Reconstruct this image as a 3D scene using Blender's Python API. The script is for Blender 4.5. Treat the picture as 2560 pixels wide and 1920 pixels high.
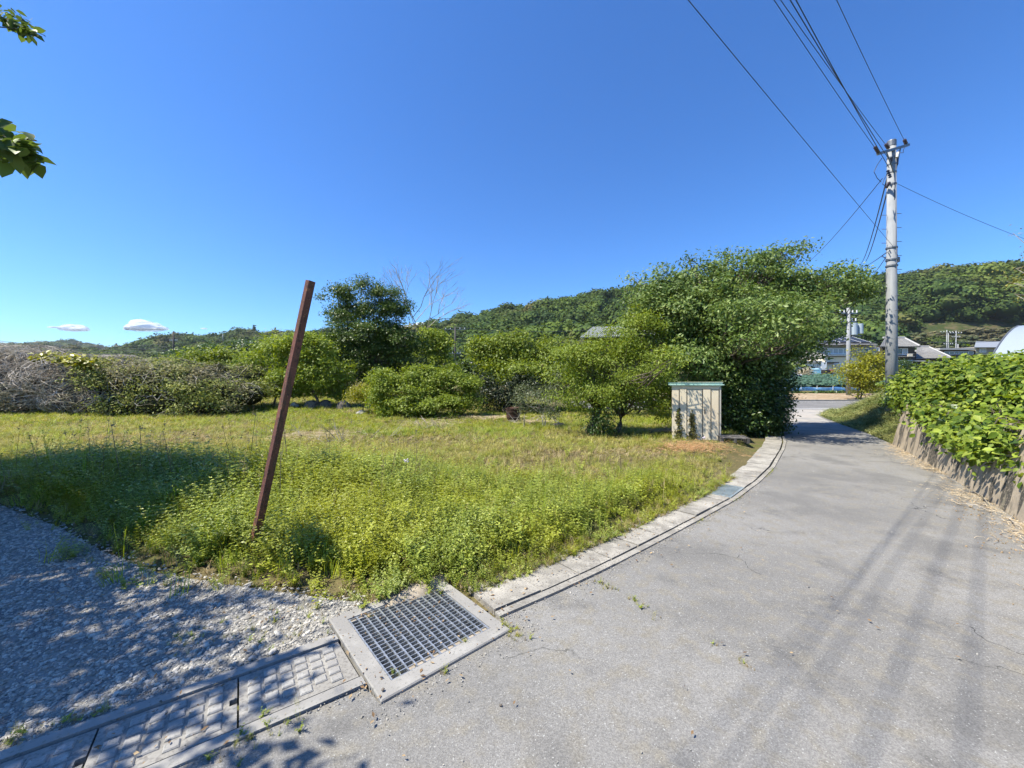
import bpy, bmesh, math, random
import numpy as np
from mathutils import Vector, Matrix, Euler
for o in list(bpy.data.objects): bpy.data.objects.remove(o)
S = bpy.context.scene
COL = S.collection
R = np.random.default_rng(7)
random.seed(7)
EYE = 1.55; F = 962.0
# ---------------------------------------------------------------- camera
cam = bpy.data.cameras.new("camera"); camo = bpy.data.objects.new("camera", cam); COL.objects.link(camo)
cam.sensor_width = 36.0; cam.lens = 36.0*F/2560.0; cam.shift_y = -7.0/2560.0
cam.clip_start = 0.05; cam.clip_end = 9000
camo.location = (0, 0, EYE); camo.rotation_euler = (math.radians(90), 0, 0)
S.camera = camo
# ---------------------------------------------------------------- sky and sun
LD = Vector((0.62, 0.17, -1.0)).normalized()          # direction the sunlight travels
w = bpy.data.worlds.new("World"); S.world = w; w.use_nodes = True
nt = w.node_tree; nt.nodes.clear()
sky = nt.nodes.new("ShaderNodeTexSky"); sky.sky_type = 'NISHITA'; sky.sun_disc = False
sky.sun_elevation = math.asin(-LD.z); sky.sun_rotation = math.atan2(-LD.x, -LD.y) % (2*math.pi)
sky.air_density = 1.0; sky.dust_density = 0.35; sky.ozone_density = 3.0; sky.altitude = 150
bg = nt.nodes.new("ShaderNodeBackground"); bg.inputs[1].default_value = 0.098
hs = nt.nodes.new("ShaderNodeHueSaturation"); hs.inputs['Saturation'].default_value = 1.16; hs.inputs['Hue'].default_value = 0.503
wo = nt.nodes.new("ShaderNodeOutputWorld")
tn = nt.nodes.new('ShaderNodeMix'); tn.data_type = 'RGBA'; tn.blend_type = 'MULTIPLY'; tn.inputs[0].default_value = 1.0; tn.inputs[7].default_value = (0.62, 0.93, 1.24, 1)
nt.links.new(sky.outputs[0], hs.inputs['Color']); nt.links.new(hs.outputs[0], tn.inputs[6]); nt.links.new(tn.outputs[2], bg.inputs[0]); nt.links.new(bg.outputs[0], wo.inputs[0])
sl = bpy.data.lights.new("sun", 'SUN'); sl.energy = 5.0; sl.angle = math.radians(0.55); sl.color = (1.0, 0.93, 0.80)
so = bpy.data.objects.new("sun", sl); COL.objects.link(so); so.location = (-20, -4, 40)
so.rotation_euler = LD.to_track_quat('-Z', 'Y').to_euler()
S.view_settings.view_transform = 'Standard'; S.view_settings.look = 'None'; S.view_settings.gamma = 1
S.view_settings.use_curve_mapping = False; S.view_settings.exposure = 0.92
S.render.engine = 'CYCLES'
cy = S.cycles; cy.max_bounces = 7; cy.diffuse_bounces = 3; cy.glossy_bounces = 2; cy.transmission_bounces = 5
cy.transparent_max_bounces = 8; cy.volume_bounces = 1; cy.use_denoising = True; cy.caustics_reflective = False; cy.caustics_refractive = False
cy.use_adaptive_sampling = True; cy.adaptive_threshold = 0.02

# ---------------------------------------------------------------- helpers
def G(px, py, z=0.0):
    d = (EYE - z)*F/(py - 953.0); return np.array(((px-1280)/F*d, d, z))
def P(px, py, d):
    return np.array(((px-1280)/F*d, d, EYE - (py-953.0)/F*d))
def tag(o, label=None, cat=None, group=None, kind=None):
    if label: o['label'] = label
    if cat: o['category'] = cat
    if group: o['group'] = group
    if kind: o['kind'] = kind
    return o
def empty(name, loc, label, cat, group=None, rz=0.0):
    o = bpy.data.objects.new(name, None); COL.objects.link(o); o.location = tuple(float(v) for v in loc)
    o.rotation_euler = (0, 0, rz); o.empty_display_size = 0.2
    return tag(o, label, cat, group)
def link(name, me, m=None, parent=None, world=True):
    o = bpy.data.objects.new(name, me); COL.objects.link(o)
    if m is not None:
        for mm in (m if isinstance(m, (list, tuple)) else [m]): me.materials.append(mm)
    if parent is not None:
        o.parent = parent
        if world:
            pl = Vector((0, 0, 0)); q = parent; M = Matrix.Identity(4)
            while q is not None:
                M = Matrix.LocRotScale(q.location, q.rotation_euler, q.scale) @ M; q = q.parent
            o.matrix_basis = M.inverted()
    return o
def arrays_mesh(name, v, faces, nper, attr=None, smooth=False, uv=None):
    me = bpy.data.meshes.new(name)
    v = np.asarray(v, np.float32).reshape(-1, 3); f = np.asarray(faces, np.int32).reshape(-1, nper)
    me.vertices.add(len(v)); me.vertices.foreach_set("co", v.ravel())
    me.loops.add(f.size); me.loops.foreach_set("vertex_index", f.ravel())
    me.polygons.add(len(f)); me.polygons.foreach_set("loop_start", np.arange(0, f.size, nper, dtype=np.int32))
    try: me.polygons.foreach_set("loop_total", np.full(len(f), nper, np.int32))
    except Exception: pass
    if attr is not None:
        for k, a in attr.items():
            at = me.attributes.new(k, 'FLOAT', 'POINT'); at.data.foreach_set("value", np.asarray(a, np.float32).ravel())
    me.update(calc_edges=True)
    if smooth: me.polygons.foreach_set("use_smooth", np.ones(len(f), bool))
    return me
class MB:
    """collects simple solids and builds one mesh"""
    def __init__(s): s.v = []; s.f = []; s.mi = []; s.cur = 0
    def add(s, vs, fs):
        n = len(s.v); s.v += [tuple(map(float, p)) for p in vs]
        s.f += [tuple(i+n for i in q) for q in fs]; s.mi += [s.cur]*len(fs); return s
    def box(s, c, size, rz=0.0, M=None, taper=1.0):
        hx, hy, hz = size[0]/2, size[1]/2, size[2]/2
        ps = [(-hx,-hy,-hz),(hx,-hy,-hz),(hx,hy,-hz),(-hx,hy,-hz),(-hx*taper,-hy*taper,hz),(hx*taper,-hy*taper,hz),(hx*taper,hy*taper,hz),(-hx*taper,hy*taper,hz)]
        ca, sa = math.cos(rz), math.sin(rz)
        if M is not None: ps = [tuple(M @ Vector(p)) for p in ps]
        ps = [(p[0]*ca-p[1]*sa+c[0], p[0]*sa+p[1]*ca+c[1], p[2]+c[2]) for p in ps]
        return s.add(ps, [(0,3,2,1),(4,5,6,7),(0,1,5,4),(1,2,6,5),(2,3,7,6),(3,0,4,7)])
    def bbox(s, c, size, b, rz=0.0):      # box with bevelled top edges
        hx, hy, hz = size[0]/2, size[1]/2, size[2]/2
        rings = [(hx, hy, -hz), (hx, hy, hz-b), (hx-b, hy-b, hz)]
        ca, sa = math.cos(rz), math.sin(rz); ps = []
        for (a, bb, z) in rings:
            for (sx, sy) in ((-1,-1),(1,-1),(1,1),(-1,1)):
                x, y = sx*a, sy*bb; ps.append((x*ca-y*sa+c[0], x*sa+y*ca+c[1], z+c[2]))
        fs = []
        for r in (0, 1):
            for i in range(4): fs.append((r*4+i, r*4+(i+1)%4, r*4+4+(i+1)%4, r*4+4+i))
        fs.append((8, 9, 10, 11)); fs.append((3,2,1,0))
        return s.add(ps, fs)
    def tube(s, pts, rad, n=6, caps=True):
        pts = [Vector([float(c) for c in p]) for p in pts]
        if not hasattr(rad, '__len__'): rad = [rad]*len(pts)
        vs = []; up = Vector((0.13, 0.21, 1)).normalized()
        for i, p in enumerate(pts):
            t = (pts[min(i+1, len(pts)-1)] - pts[max(i-1, 0)])
            if t.length < 1e-9: t = Vector((0,0,1))
            t.normalize(); a = t.cross(up)
            if a.length < 0.15: a = t.cross(Vector((1, 0.1, 0)))
            a.normalize(); b = t.cross(a)
            for k in range(n):
                an = 2*math.pi*k/n; vs.append(p + (a*math.cos(an) + b*math.sin(an))*rad[i])
        fs = [(i*n+k, i*n+(k+1)%n, (i+1)*n+(k+1)%n, (i+1)*n+k) for i in range(len(pts)-1) for k in range(n)]
        if caps: fs.append(tuple(range(n))[::-1]); fs.append(tuple((len(pts)-1)*n+k for k in range(n)))
        return s.add(vs, fs)
    def prism(s, poly, z0, z1):
        n = len(poly); vs = [(p[0], p[1], z0) for p in poly] + [(p[0], p[1], z1) for p in poly]
        fs = [(i, (i+1)%n, n+(i+1)%n, n+i) for i in range(n)] + [tuple(range(n))[::-1], tuple(range(n, 2*n))]
        return s.add(vs, fs)
    def quad(s, a, b, c, d): return s.add([a,b,c,d], [(0,1,2,3)])
    def mesh(s, name, smooth=False):
        me = bpy.data.meshes.new(name); me.from_pydata(s.v, [], s.f); me.update()
        if any(s.mi): me.polygons.foreach_set("material_index", s.mi)
        if smooth: me.polygons.foreach_set("use_smooth", [True]*len(s.f))
        return me
    def obj(s, name, m, parent=None, smooth=False): return link(name, s.mesh(name, smooth), m, parent)
def inpoly(x, y, poly):
    x = np.asarray(x); y = np.asarray(y); c = np.zeros(x.shape, bool); n = len(poly); j = n-1
    for i in range(n):
        xi, yi = poly[i][:2]; xj, yj = poly[j][:2]
        k = ((yi > y) != (yj > y)) & (x < (xj-xi)*(y-yi)/((yj-yi) if yj != yi else 1e-9)+xi); c ^= k; j = i
    return c
def sst(a, b, x): t = np.clip((x-a)/(b-a), 0, 1); return t*t*(3-2*t)
_T = R.random((64, 64, 8))
def vnoise(x, y, k=0):
    x = np.asarray(x, float); y = np.asarray(y, float); xi = np.floor(x).astype(int); yi = np.floor(y).astype(int)
    fx = x-xi; fy = y-yi; fx = fx*fx*(3-2*fx); fy = fy*fy*(3-2*fy); T = _T[:, :, k]
    a = T[xi%64, yi%64]; b = T[(xi+1)%64, yi%64]; c = T[xi%64, (yi+1)%64]; d = T[(xi+1)%64, (yi+1)%64]
    return (a*(1-fx)+b*fx)*(1-fy)+(c*(1-fx)+d*fx)*fy

# ---------------------------------------------------------------- materials
def newmat(name):
    m = bpy.data.materials.new(name); m.use_nodes = True; t = m.node_tree; t.nodes.clear()
    out = t.nodes.new('ShaderNodeOutputMaterial'); return m, t, out
def N(t, typ, **kw):
    n = t.nodes.new('ShaderNode'+typ)
    for k, v in kw.items(): setattr(n, k, v)
    return n
def rgba(c): return (c[0], c[1], c[2], 1.0)
def noise_fac(t, scale, lo, hi, coord='pos', detail=4.0, stretch=None, dist=0.0, rough=0.55):
    if coord == 'pos': src = N(t, 'NewGeometry').outputs['Position']
    elif coord == 'obj': src = N(t, 'TexCoord').outputs['Object']
    mp = N(t, 'Mapping'); t.links.new(src, mp.inputs[0])
    if stretch: mp.inputs['Scale'].default_value = stretch
    nz = N(t, 'TexNoise'); nz.inputs['Scale'].default_value = scale; nz.inputs['Detail'].default_value = detail
    nz.inputs['Roughness'].default_value = rough; nz.inputs['Distortion'].default_value = dist
    t.links.new(mp.outputs[0], nz.inputs['Vector'])
    mr = N(t, 'MapRange'); mr.interpolation_type = 'SMOOTHSTEP'
    mr.inputs[1].default_value = lo; mr.inputs[2].default_value = hi
    t.links.new(nz.outputs[0], mr.inputs[0]); return mr.outputs[0]
def mix(t, fac, a, b, typ='MIX'):
    n = N(t, 'Mix', data_type='RGBA', blend_type=typ)
    if hasattr(fac, 'links'): t.links.new(fac, n.inputs[0])
    else: n.inputs[0].default_value = fac
    for s, k in ((a, 6), (b, 7)):
        if hasattr(s, 'links'): t.links.new(s, n.inputs[k])
        else: n.inputs[k].default_value = rgba(s)
    return n.outputs[2]
def mat(name, col, rough=0.7, metal=0.0, layers=(), bump=None, spec=0.4, rand=0.0, coord='pos'):
    """layers: (scale, lo, hi, colour[, stretch])"""
    m, t, out = newmat(name); b = N(t, 'BsdfPrincipled'); t.links.new(b.outputs[0], out.inputs[0])
    c = None
    cur = rgba(col)
    rgb = N(t, 'RGB'); rgb.outputs[0].default_value = cur; c = rgb.outputs[0]
    for L in layers:
        f = noise_fac(t, L[0], L[1], L[2], coord, stretch=L[4] if len(L) > 4 else None)
        c = mix(t, f, c, L[3])
    if rand > 0:
        oi = N(t, 'ObjectInfo'); mr = N(t, 'MapRange'); mr.inputs[3].default_value = 1-rand; mr.inputs[4].default_value = 1+rand
        t.links.new(oi.outputs['Random'], mr.inputs[0]); hv = N(t, 'HueSaturation'); t.links.new(mr.outputs[0], hv.inputs['Value'])
        t.links.new(c, hv.inputs['Color']); c = hv.outputs[0]
    t.links.new(c, b.inputs['Base Color']); b.inputs['Roughness'].default_value = rough; b.inputs['Metallic'].default_value = metal
    b.inputs['Specular IOR Level'].default_value = spec
    if bump:
        src = N(t, 'NewGeometry').outputs['Position'] if coord == 'pos' else N(t, 'TexCoord').outputs['Object']
        nz = N(t, 'TexNoise'); nz.inputs['Scale'].default_value = bump[0]; nz.inputs['Detail'].default_value = 5
        t.links.new(src, nz.inputs['Vector']); bp = N(t, 'Bump'); bp.inputs['Strength'].default_value = bump[1]
        bp.inputs['Distance'].default_value = bump[2] if len(bump) > 2 else 0.01
        t.links.new(nz.outputs[0], bp.inputs['Height']); t.links.new(bp.outputs[0], b.inputs['Normal'])
    return m
def leafmat(name, cd, cm, cl, trans=0.32, rough=0.45, patch=None, rand=0.12, spec=0.35):
    """colour from the per-leaf tint attribute; patch = (scale, lo, hi, colour, amount): slow colour drift over the place"""
    m, t, out = newmat(name)
    at = N(t, 'Attribute'); at.attribute_name = 'tint'
    cr = N(t, 'ValToRGB'); e = cr.color_ramp.elements; e[0].position = 0.0; e[0].color = rgba(cd); e[1].position = 1.0; e[1].color = rgba(cl)
    k = cr.color_ramp.elements.new(0.5); k.color = rgba(cm); t.links.new(at.outputs['Fac'], cr.inputs[0]); c = cr.outputs[0]
    for pt in (patch or ()):
        f = noise_fac(t, pt[0], pt[1], pt[2]); mu = N(t, 'Math', operation='MULTIPLY'); t.links.new(f, mu.inputs[0]); mu.inputs[1].default_value = pt[4]
        c = mix(t, mu.outputs[0], c, pt[3])
    oi = N(t, 'ObjectInfo'); mr = N(t, 'MapRange'); mr.inputs[3].default_value = 1-rand; mr.inputs[4].default_value = 1+rand
    t.links.new(oi.outputs['Random'], mr.inputs[0]); hv = N(t, 'HueSaturation'); t.links.new(mr.outputs[0], hv.inputs['Value'])
    t.links.new(c, hv.inputs['Color']); c = hv.outputs[0]
    b = N(t, 'BsdfPrincipled'); t.links.new(c, b.inputs['Base Color']); b.inputs['Roughness'].default_value = rough
    b.inputs['Specular IOR Level'].default_value = spec
    tr = N(t, 'BsdfTranslucent'); tc = N(t, 'HueSaturation'); tc.inputs['Hue'].default_value = 0.485; tc.inputs['Saturation'].default_value = 1.1; tc.inputs['Value'].default_value = 1.25
    t.links.new(c, tc.inputs['Color']); t.links.new(tc.outputs[0], tr.inputs[0])
    mx = N(t, 'MixShader'); mx.inputs[0].default_value = trans; t.links.new(b.outputs[0], mx.inputs[1]); t.links.new(tr.outputs[0], mx.inputs[2])
    t.links.new(mx.outputs[0], out.inputs[0]); return m

# ---------------------------------------------------------------- foliage
def unit(a): return a/np.maximum(np.linalg.norm(a, axis=-1, keepdims=True), 1e-9)
def leaf_arrays(pos, nrm, size, aspect=0.5, down=0.35, fold=0.12, tint=None):
    n = len(pos); nrm = unit(nrm)
    a = unit(np.cross(nrm, unit(R.normal(size=(n, 3)))) + np.array([0, 0, -down])); a = unit(a - nrm*np.sum(a*nrm, 1, keepdims=True)*0.7)
    b = unit(np.cross(nrm, a)); L = size[:, None]; W = L*aspect
    v = np.stack([pos, pos+a*L*0.45+b*W*0.5+nrm*W*fold, pos+a*L, pos+a*L*0.45-b*W*0.5+nrm*W*fold], 1)
    base = np.arange(n)[:, None]*4; f = np.concatenate([base+np.array([[0, 2, 1]]), base+np.array([[0, 3, 2]])], 1)
    if tint is None: tint = R.random(n)
    return v.reshape(-1, 3), f.reshape(-1, 3), np.repeat(tint, 4)
def crown_points(lobes, n, k, cr, inner=0.35, flat=0.8, rag=0.3, pads=0):
    """lobes: (centre, radii); clump centres towards the lobe's outside, leaves round each clump"""
    vol = np.array([l[1][0]*l[1][1]+l[1][0]*l[1][2] for l in lobes]); which = R.choice(len(lobes), n, p=vol/vol.sum())
    C = np.array([l[0] for l in lobes])[which]; Rd = np.array([l[1] for l in lobes])[which]
    d = unit(R.normal(size=(n, 3))); nz = 1-rag/2+rag*vnoise(d[:, 0]*2.2+which*7, d[:, 1]*2.2+d[:, 2]*1.7+which*3) + R.normal(size=n)*0.06
    r = np.where(R.random(n) < inner, R.random(n)**0.5*0.85, 0.85+0.18*R.random(n))*nz
    cc = C + d*Rd*r[:, None]
    if pads:      # leafy sprays standing apart from each other, with shade between them
        npd = pads*len(lobes); pw = R.choice(len(lobes), npd, p=vol/vol.sum()); pd = unit(R.normal(size=(npd, 3))+np.array([0, 0, .25])); LC = np.array([l[0] for l in lobes]); LR = np.array([l[1] for l in lobes])
        pc = LC[pw]+pd*LR[pw]*(.50+.62*R.random(npd))[:, None]; pr = LR[pw].mean(1)*(.17+.21*R.random(npd)); sel = R.choice(npd, n, p=pr**2/(pr**2).sum()); use = R.random(n) < .86
        q = unit(R.normal(size=(n, 3)))*(R.random(n)**.45)[:, None]*pr[sel][:, None]*np.array([1.15, 1.15, .5]); q[:, 2] -= .35*(q[:, 0]**2+q[:, 1]**2)/pr[sel]
        c2 = pc[sel]+q; cc = np.where(use[:, None], c2, cc); which = np.where(use, pw[sel], which); d = np.where(use[:, None], unit((cc-LC[which])/LR[which]), d)
    rep = np.repeat(np.arange(n), k); q = R.normal(size=(n*k, 3))*np.array([cr, cr, cr*flat*0.7])
    pos = cc[rep]+q; out = unit(d[rep]+0.25*R.normal(size=(n*k, 3)))
    return cc, pos, out, which, rep
def lumps(lo): return [(np.array(l[0]), np.array(l[1])) for l in lo]
def PL(px, py, d, rx, ry, depth_r=None):
    """a crown lobe placed at a distance d, radii in photo pixels at that distance"""
    s = d/F; return (P(px, py, d), np.array((rx*s, depth_r if depth_r else 0.8*(rx+ry)/2*s, ry*s)))
def limbs(mb, base, lobes, r0, ntw=0, cc=None, top=None, sides=7):
    base = np.array(base, float); cen = np.array([l[0] for l in lobes]); mid = cen.mean(0)
    fork = base + (mid-base)*np.array([0.25, 0.25, 0.38]) + R.normal(size=3)*0.05*abs(mid[2]-base[2])
    m1 = base+(fork-base)*0.5+R.normal(size=3)*0.03*abs(mid[2]-base[2])
    mb.tube([base-np.array([0, 0, 0.15]), base+(m1-base)*0.12, m1, fork], [r0*1.5, r0*1.05, r0*0.85, r0*0.72], sides)
    ends = []
    for i, c in enumerate(cen):
        e = c + R.normal(size=3)*0.1; k1 = fork+(e-fork)*0.35+np.array([0, 0, 0.10*np.linalg.norm(e-fork)])+R.normal(size=3)*0.03*np.linalg.norm(e-fork)
        k2 = fork+(e-fork)*0.7+R.normal(size=3)*0.03*np.linalg.norm(e-fork)
        mb.tube([fork, k1, k2, e], [r0*0.45, r0*0.26, r0*0.15, r0*0.05], 5); ends.append((k1, k2, e))
    if cc is not None and ntw:
        for j in R.choice(len(cc), min(ntw, len(cc)), replace=False):
            i = int(np.argmin(np.linalg.norm(cen-cc[j], axis=1))); s = ends[i][R.integers(0, 3)]
            m = (s+cc[j])/2+R.normal(size=3)*0.08*np.linalg.norm(cc[j]-s)
            mb.tube([s, m, cc[j]], [r0*0.14, r0*0.09, r0*0.04], 3, caps=False)
def tree(name, label, cat, base, lobes, n, k, cr, leaf, lm, bm, r0, group=None, aspect=0.5, down=0.4, inner=0.4, ntw=60, up=0.5, rag=0.35, tb=None, part='crown', tvar=0.45, stems=1, spread=0.5, pads=0):
    root = empty(name, base, label, cat, group); lobes = lumps(lobes)
    cc, pos, out, which, rep = crown_points(lobes, n, k, cr, inner, rag=rag, pads=pads)
    nrm = out*0.55+np.array([0, 0, up])+R.normal(size=pos.shape)*0.45
    ct = R.random(n)[rep]; tint = np.clip(ct*tvar+R.random(len(pos))*(1-tvar), 0, 1)
    v, f, t = leaf_arrays(pos, nrm, leaf*(0.6+0.7*R.random(len(pos))), aspect, down, tint=tint)
    mb = MB()
    if stems == 1: limbs(mb, base, lobes, r0, ntw, cc)
    else:
        for s in range(stems):
            b = np.array(base)+np.array([R.normal()*spread, R.normal()*spread*0.6, 0]); limbs(mb, b, lobes, r0, ntw//stems, cc)
    mb.obj('trunk' if part == 'crown' else 'stems', bm, root, smooth=True)
    link(part, arrays_mesh(part, v, f, 3, {'tint': t}), lm, root)
    return root
# ---------------------------------------------------------------- scattering (for what nobody could count)
def scatter(name, pts, rot, scl, idx, protos, label, m=None):
    """one object: every point carries one of the small meshes; pts Nx3, rot Nx3 euler, scl N"""
    me = bpy.data.meshes.new(name); n = len(pts); me.vertices.add(n); me.vertices.foreach_set('co', np.asarray(pts, np.float32).ravel())
    a = me.attributes.new('rot', 'FLOAT_VECTOR', 'POINT'); a.data.foreach_set('vector', np.asarray(rot, np.float32).ravel())
    scl = np.asarray(scl, np.float32); scl = np.repeat(scl[:, None], 3, 1) if scl.ndim == 1 else scl
    a = me.attributes.new('scl', 'FLOAT_VECTOR', 'POINT'); a.data.foreach_set('vector', scl.ravel())
    a = me.attributes.new('idx', 'INT', 'POINT'); a.data.foreach_set('value', np.asarray(idx, np.int32).ravel())
    o = bpy.data.objects.new(name, me); COL.objects.link(o); tag(o, label, kind='stuff')
    pc = bpy.data.collections.new(name+'_pieces')
    for i, p in enumerate(protos):
        q = bpy.data.objects.new('%s_piece_%02d' % (name, i), p); pc.objects.link(q)
    g = bpy.data.node_groups.new(name, 'GeometryNodeTree'); g.interface.new_socket('Geometry', in_out='INPUT', socket_type='NodeSocketGeometry')
    g.interface.new_socket('Geometry', in_out='OUTPUT', socket_type='NodeSocketGeometry')
    gi = g.nodes.new('NodeGroupInput'); go = g.nodes.new('NodeGroupOutput'); ci = g.nodes.new('GeometryNodeCollectionInfo')
    ci.inputs[0].default_value = pc; ci.inputs[1].default_value = True; ci.inputs[2].default_value = True
    ip = g.nodes.new('GeometryNodeInstanceOnPoints'); ip.inputs['Pick Instance'].default_value = True
    def na(nm, ty): x = g.nodes.new('GeometryNodeInputNamedAttribute'); x.data_type = ty; x.inputs[0].default_value = nm; return x.outputs[0]
    er = g.nodes.new('FunctionNodeEulerToRotation')
    L = g.links.new; L(gi.outputs[0], ip.inputs['Points']); L(ci.outputs[0], ip.inputs['Instance']); L(na('idx', 'INT'), ip.inputs['Instance Index'])
    L(na('rot', 'FLOAT_VECTOR'), er.inputs[0]); L(er.outputs[0], ip.inputs['Rotation']); L(na('scl', 'FLOAT_VECTOR'), ip.inputs['Scale']); L(ip.outputs[0], go.inputs[0])
    md = o.modifiers.new('scatter', 'NODES'); md.node_group = g
    return o
# ================================================================ the ground and what is laid in it
LE = [(-10,-4.3),(-1.342,1.542),(-0.74,1.945),(-0.627,1.845),(-0.008,2.383),(-0.096,2.5),(.33,2.81),(.74,3.13),(1.345,3.64),(2.21,4.385),(2.94,5.03),(3.82,5.92),(4.71,6.90),(6.2,8.75),(6.95,9.75),(9.5,13.55),(13.2,19.4),(14.3,21.3)]
RE = [(-3,-8.6),(1.5,-2.0),(2.9,0.3),(4.3,2.5),(5.53,4.15),(5.89,4.62),(7.07,6.2),(8.14,7.73),(9.37,9.5),(10.5,11.3),(11.6,13.4),(13.8,17.2),(17.6,21.3)]
def sdist(x, y, line):
    """distance to a polyline, positive on its left"""
    x = np.asarray(x, float); y = np.asarray(y, float); best = np.full(x.shape, 1e18); sg = np.ones(x.shape)
    for (ax, ay), (bx, by) in zip(line[:-1], line[1:]):
        dx, dy = bx-ax, by-ay; t = np.clip(((x-ax)*dx+(y-ay)*dy)/(dx*dx+dy*dy), 0, 1)
        qx, qy = x-ax-t*dx, y-ay-t*dy; d = qx*qx+qy*qy; k = d < best
        best = np.where(k, d, best); sg = np.where(k, np.sign(dx*(y-ay)-dy*(x-ax)), sg)
    return np.sqrt(best)*sg
LES = [LE[0], (-0.42, 2.18)] + LE[6:]
_fp = [G(*p)[:2] for p in ((-900,1150),(-300,1205),(0,1262),(150,1318),(250,1375),(400,1432),(560,1458),(700,1478),(860,1500),(1000,1506),(1090,1492))]
_ri = []
for i in range(5, len(LE)-4):
    a = np.array(LE[i]); t = unit(np.array(LE[min(i+1, len(LE)-1)])-np.array(LE[max(i-1, 5)])); _ri.append(a+np.array([-t[1], t[0]])*(0.36 if i < 11 else 0.56))
FIELD = [tuple(p) for p in _fp] + [tuple(p) for p in _ri] + [(9.0,14.5),(10.5,20.2),(3,21),(2,30),(-45,30),(-45,7)]
def H(x, y):
    x = np.asarray(x, float); y = np.asarray(y, float)
    sl_ = sdist(x, y, LES); sr = -sdist(x, y, RE)
    inf = inpoly(x, y, FIELD)
    edge = np.abs(sdist(x, y, FIELD+[FIELD[0]]))
    fld = np.where(inf, sst(0, 0.5, edge), 0)
    z = -0.03 + fld*(0.05+0.07*(vnoise(x*0.9, y*0.9)-0.3)+0.10*(vnoise(x*0.33+5, y*0.33)-0.4))
    left = (1-sst(-4, 6, x))*sst(13, 29, y)*0.66
    z = z + np.where(sl_ > 0, left, 0)
    wmix = sst(9.3, 11.6, y); b = 0.34+wmix*2.3
    top = 0.93+0.16*wmix+0.12*(vnoise(x*0.7, y*0.7, 2)-0.5)
    rt = top*sst(0.10, 1, (sr-0.12)/b+0.10)*(1-sst(17.2, 21.0, y))
    z = z+np.where(sr > 0, rt+0.5*sst(2, 14, sr)*(y < 21)*(1-sst(13, 20, y)), 0)
    far = np.interp(y, [29.8, 31, 34, 36.6, 37.4, 50, 54, 80, 130, 260], [0, .12, .42, .50, .95, 2.2, 2.5, 3.6, 8, 14])
    z = np.where(y > 29.8, z*(1-sst(29.8, 33, y))*(1-sst(-4, 10, x))+far*sst(-6, 14, x)+(0.66+0.012*(y-30).clip(0, 200))*(1-sst(-6, 14, x)), z)
    road = (y > 21.0) & (y < 29.8) & (x > 2)
    z = np.where(road, -0.05, z)
    return z
def Hs(x, y): return float(H(np.array([x]), np.array([y]))[0])

# basin frame axes
BC = np.array((-0.627, 1.845)); BU = np.array((math.cos(math.radians(41)), math.sin(math.radians(41)))); BV = np.array((-BU[1], BU[0])); BLU, BLV = 0.82, 0.85
def bpt(u, v, z): p = BC+BU*u+BV*v; return (p[0], p[1], z)

m_soil = mat('meadow_soil', (0.115,0.100,0.045), 0.95, layers=[(0.5,0.35,0.65,(0.10,0.115,0.03)),(2.5,0.4,0.7,(0.15,0.125,0.06)),(30,0.45,0.65,(0.09,0.075,0.04))], bump=(25,0.6,0.03), spec=0.1)
def grid_axis(a, b, st, lo, hi, gr=1.22):
    ax = list(np.arange(a, b+1e-6, st)); s = st
    while ax[-1] < hi: s *= gr; ax.append(ax[-1]+s)
    s = st
    while ax[0] > lo: s *= gr; ax.insert(0, ax[0]-s)
    return np.array(ax)
gx = grid_axis(-9, 19, 0.15, -1600, 1600); gy = grid_axis(-2, 23, 0.15, -300, 1600, 1.16)
X, Y = np.meshgrid(gx, gy); Z = H(X, Y); nx, ny = len(gx), len(gy)
ii = np.arange(ny-1)[:, None]*nx+np.arange(nx-1)[None]; fc = np.stack([ii, ii+1, ii+nx+1, ii+nx], -1).reshape(-1, 4)
cxm = (X[:-1,:-1]+X[1:,1:]).ravel()/2; cym = (Y[:-1,:-1]+Y[1:,1:]).ravel()/2
q = [bpt(*p)[:2] for p in ((0.10,0.10,0),(BLU-.10,0.10,0),(BLU-.10,BLV-.10,0),(0.10,BLV-.10,0))]
# the ground is opened under the catch basin
keep = ~inpoly(cxm, cym, [bpt(-0.02,-0.02,0)[:2], bpt(BLU+0.02,-0.02,0)[:2], bpt(BLU+0.02,BLV+0.02,0)[:2], bpt(-0.02,BLV+0.02,0)[:2]])
# and next to the opening the sheet lies a little lower than the concrete
me = arrays_mesh('field', np.stack([X.ravel(), Y.ravel(), Z.ravel()], 1), fc[keep], 4, smooth=True)
ground = link('field', me, m_soil); tag(ground, 'rough weedy ground of the vacant lot and everything round it', kind='structure')

def sheet(name, poly, z, m, label, thick=0.0):
    from mathutils.geometry import delaunay_2d_cdt
    v2, _, f2, *_r = delaunay_2d_cdt([Vector((float(p[0]), float(p[1]))) for p in poly], [], [list(range(len(poly)))], 1, 1e-6)
    fs = []
    for f in f2:
        a, b, c = [v2[q] for q in f[:3]]; fs.append(f if (b-a).cross(c-a) > 0 else f[::-1])
    me = bpy.data.meshes.new(name); me.from_pydata([(v[0], v[1], z) for v in v2], [], fs); me.update(); o = link(name, me, m); tag(o, label, kind='structure'); return o
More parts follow.
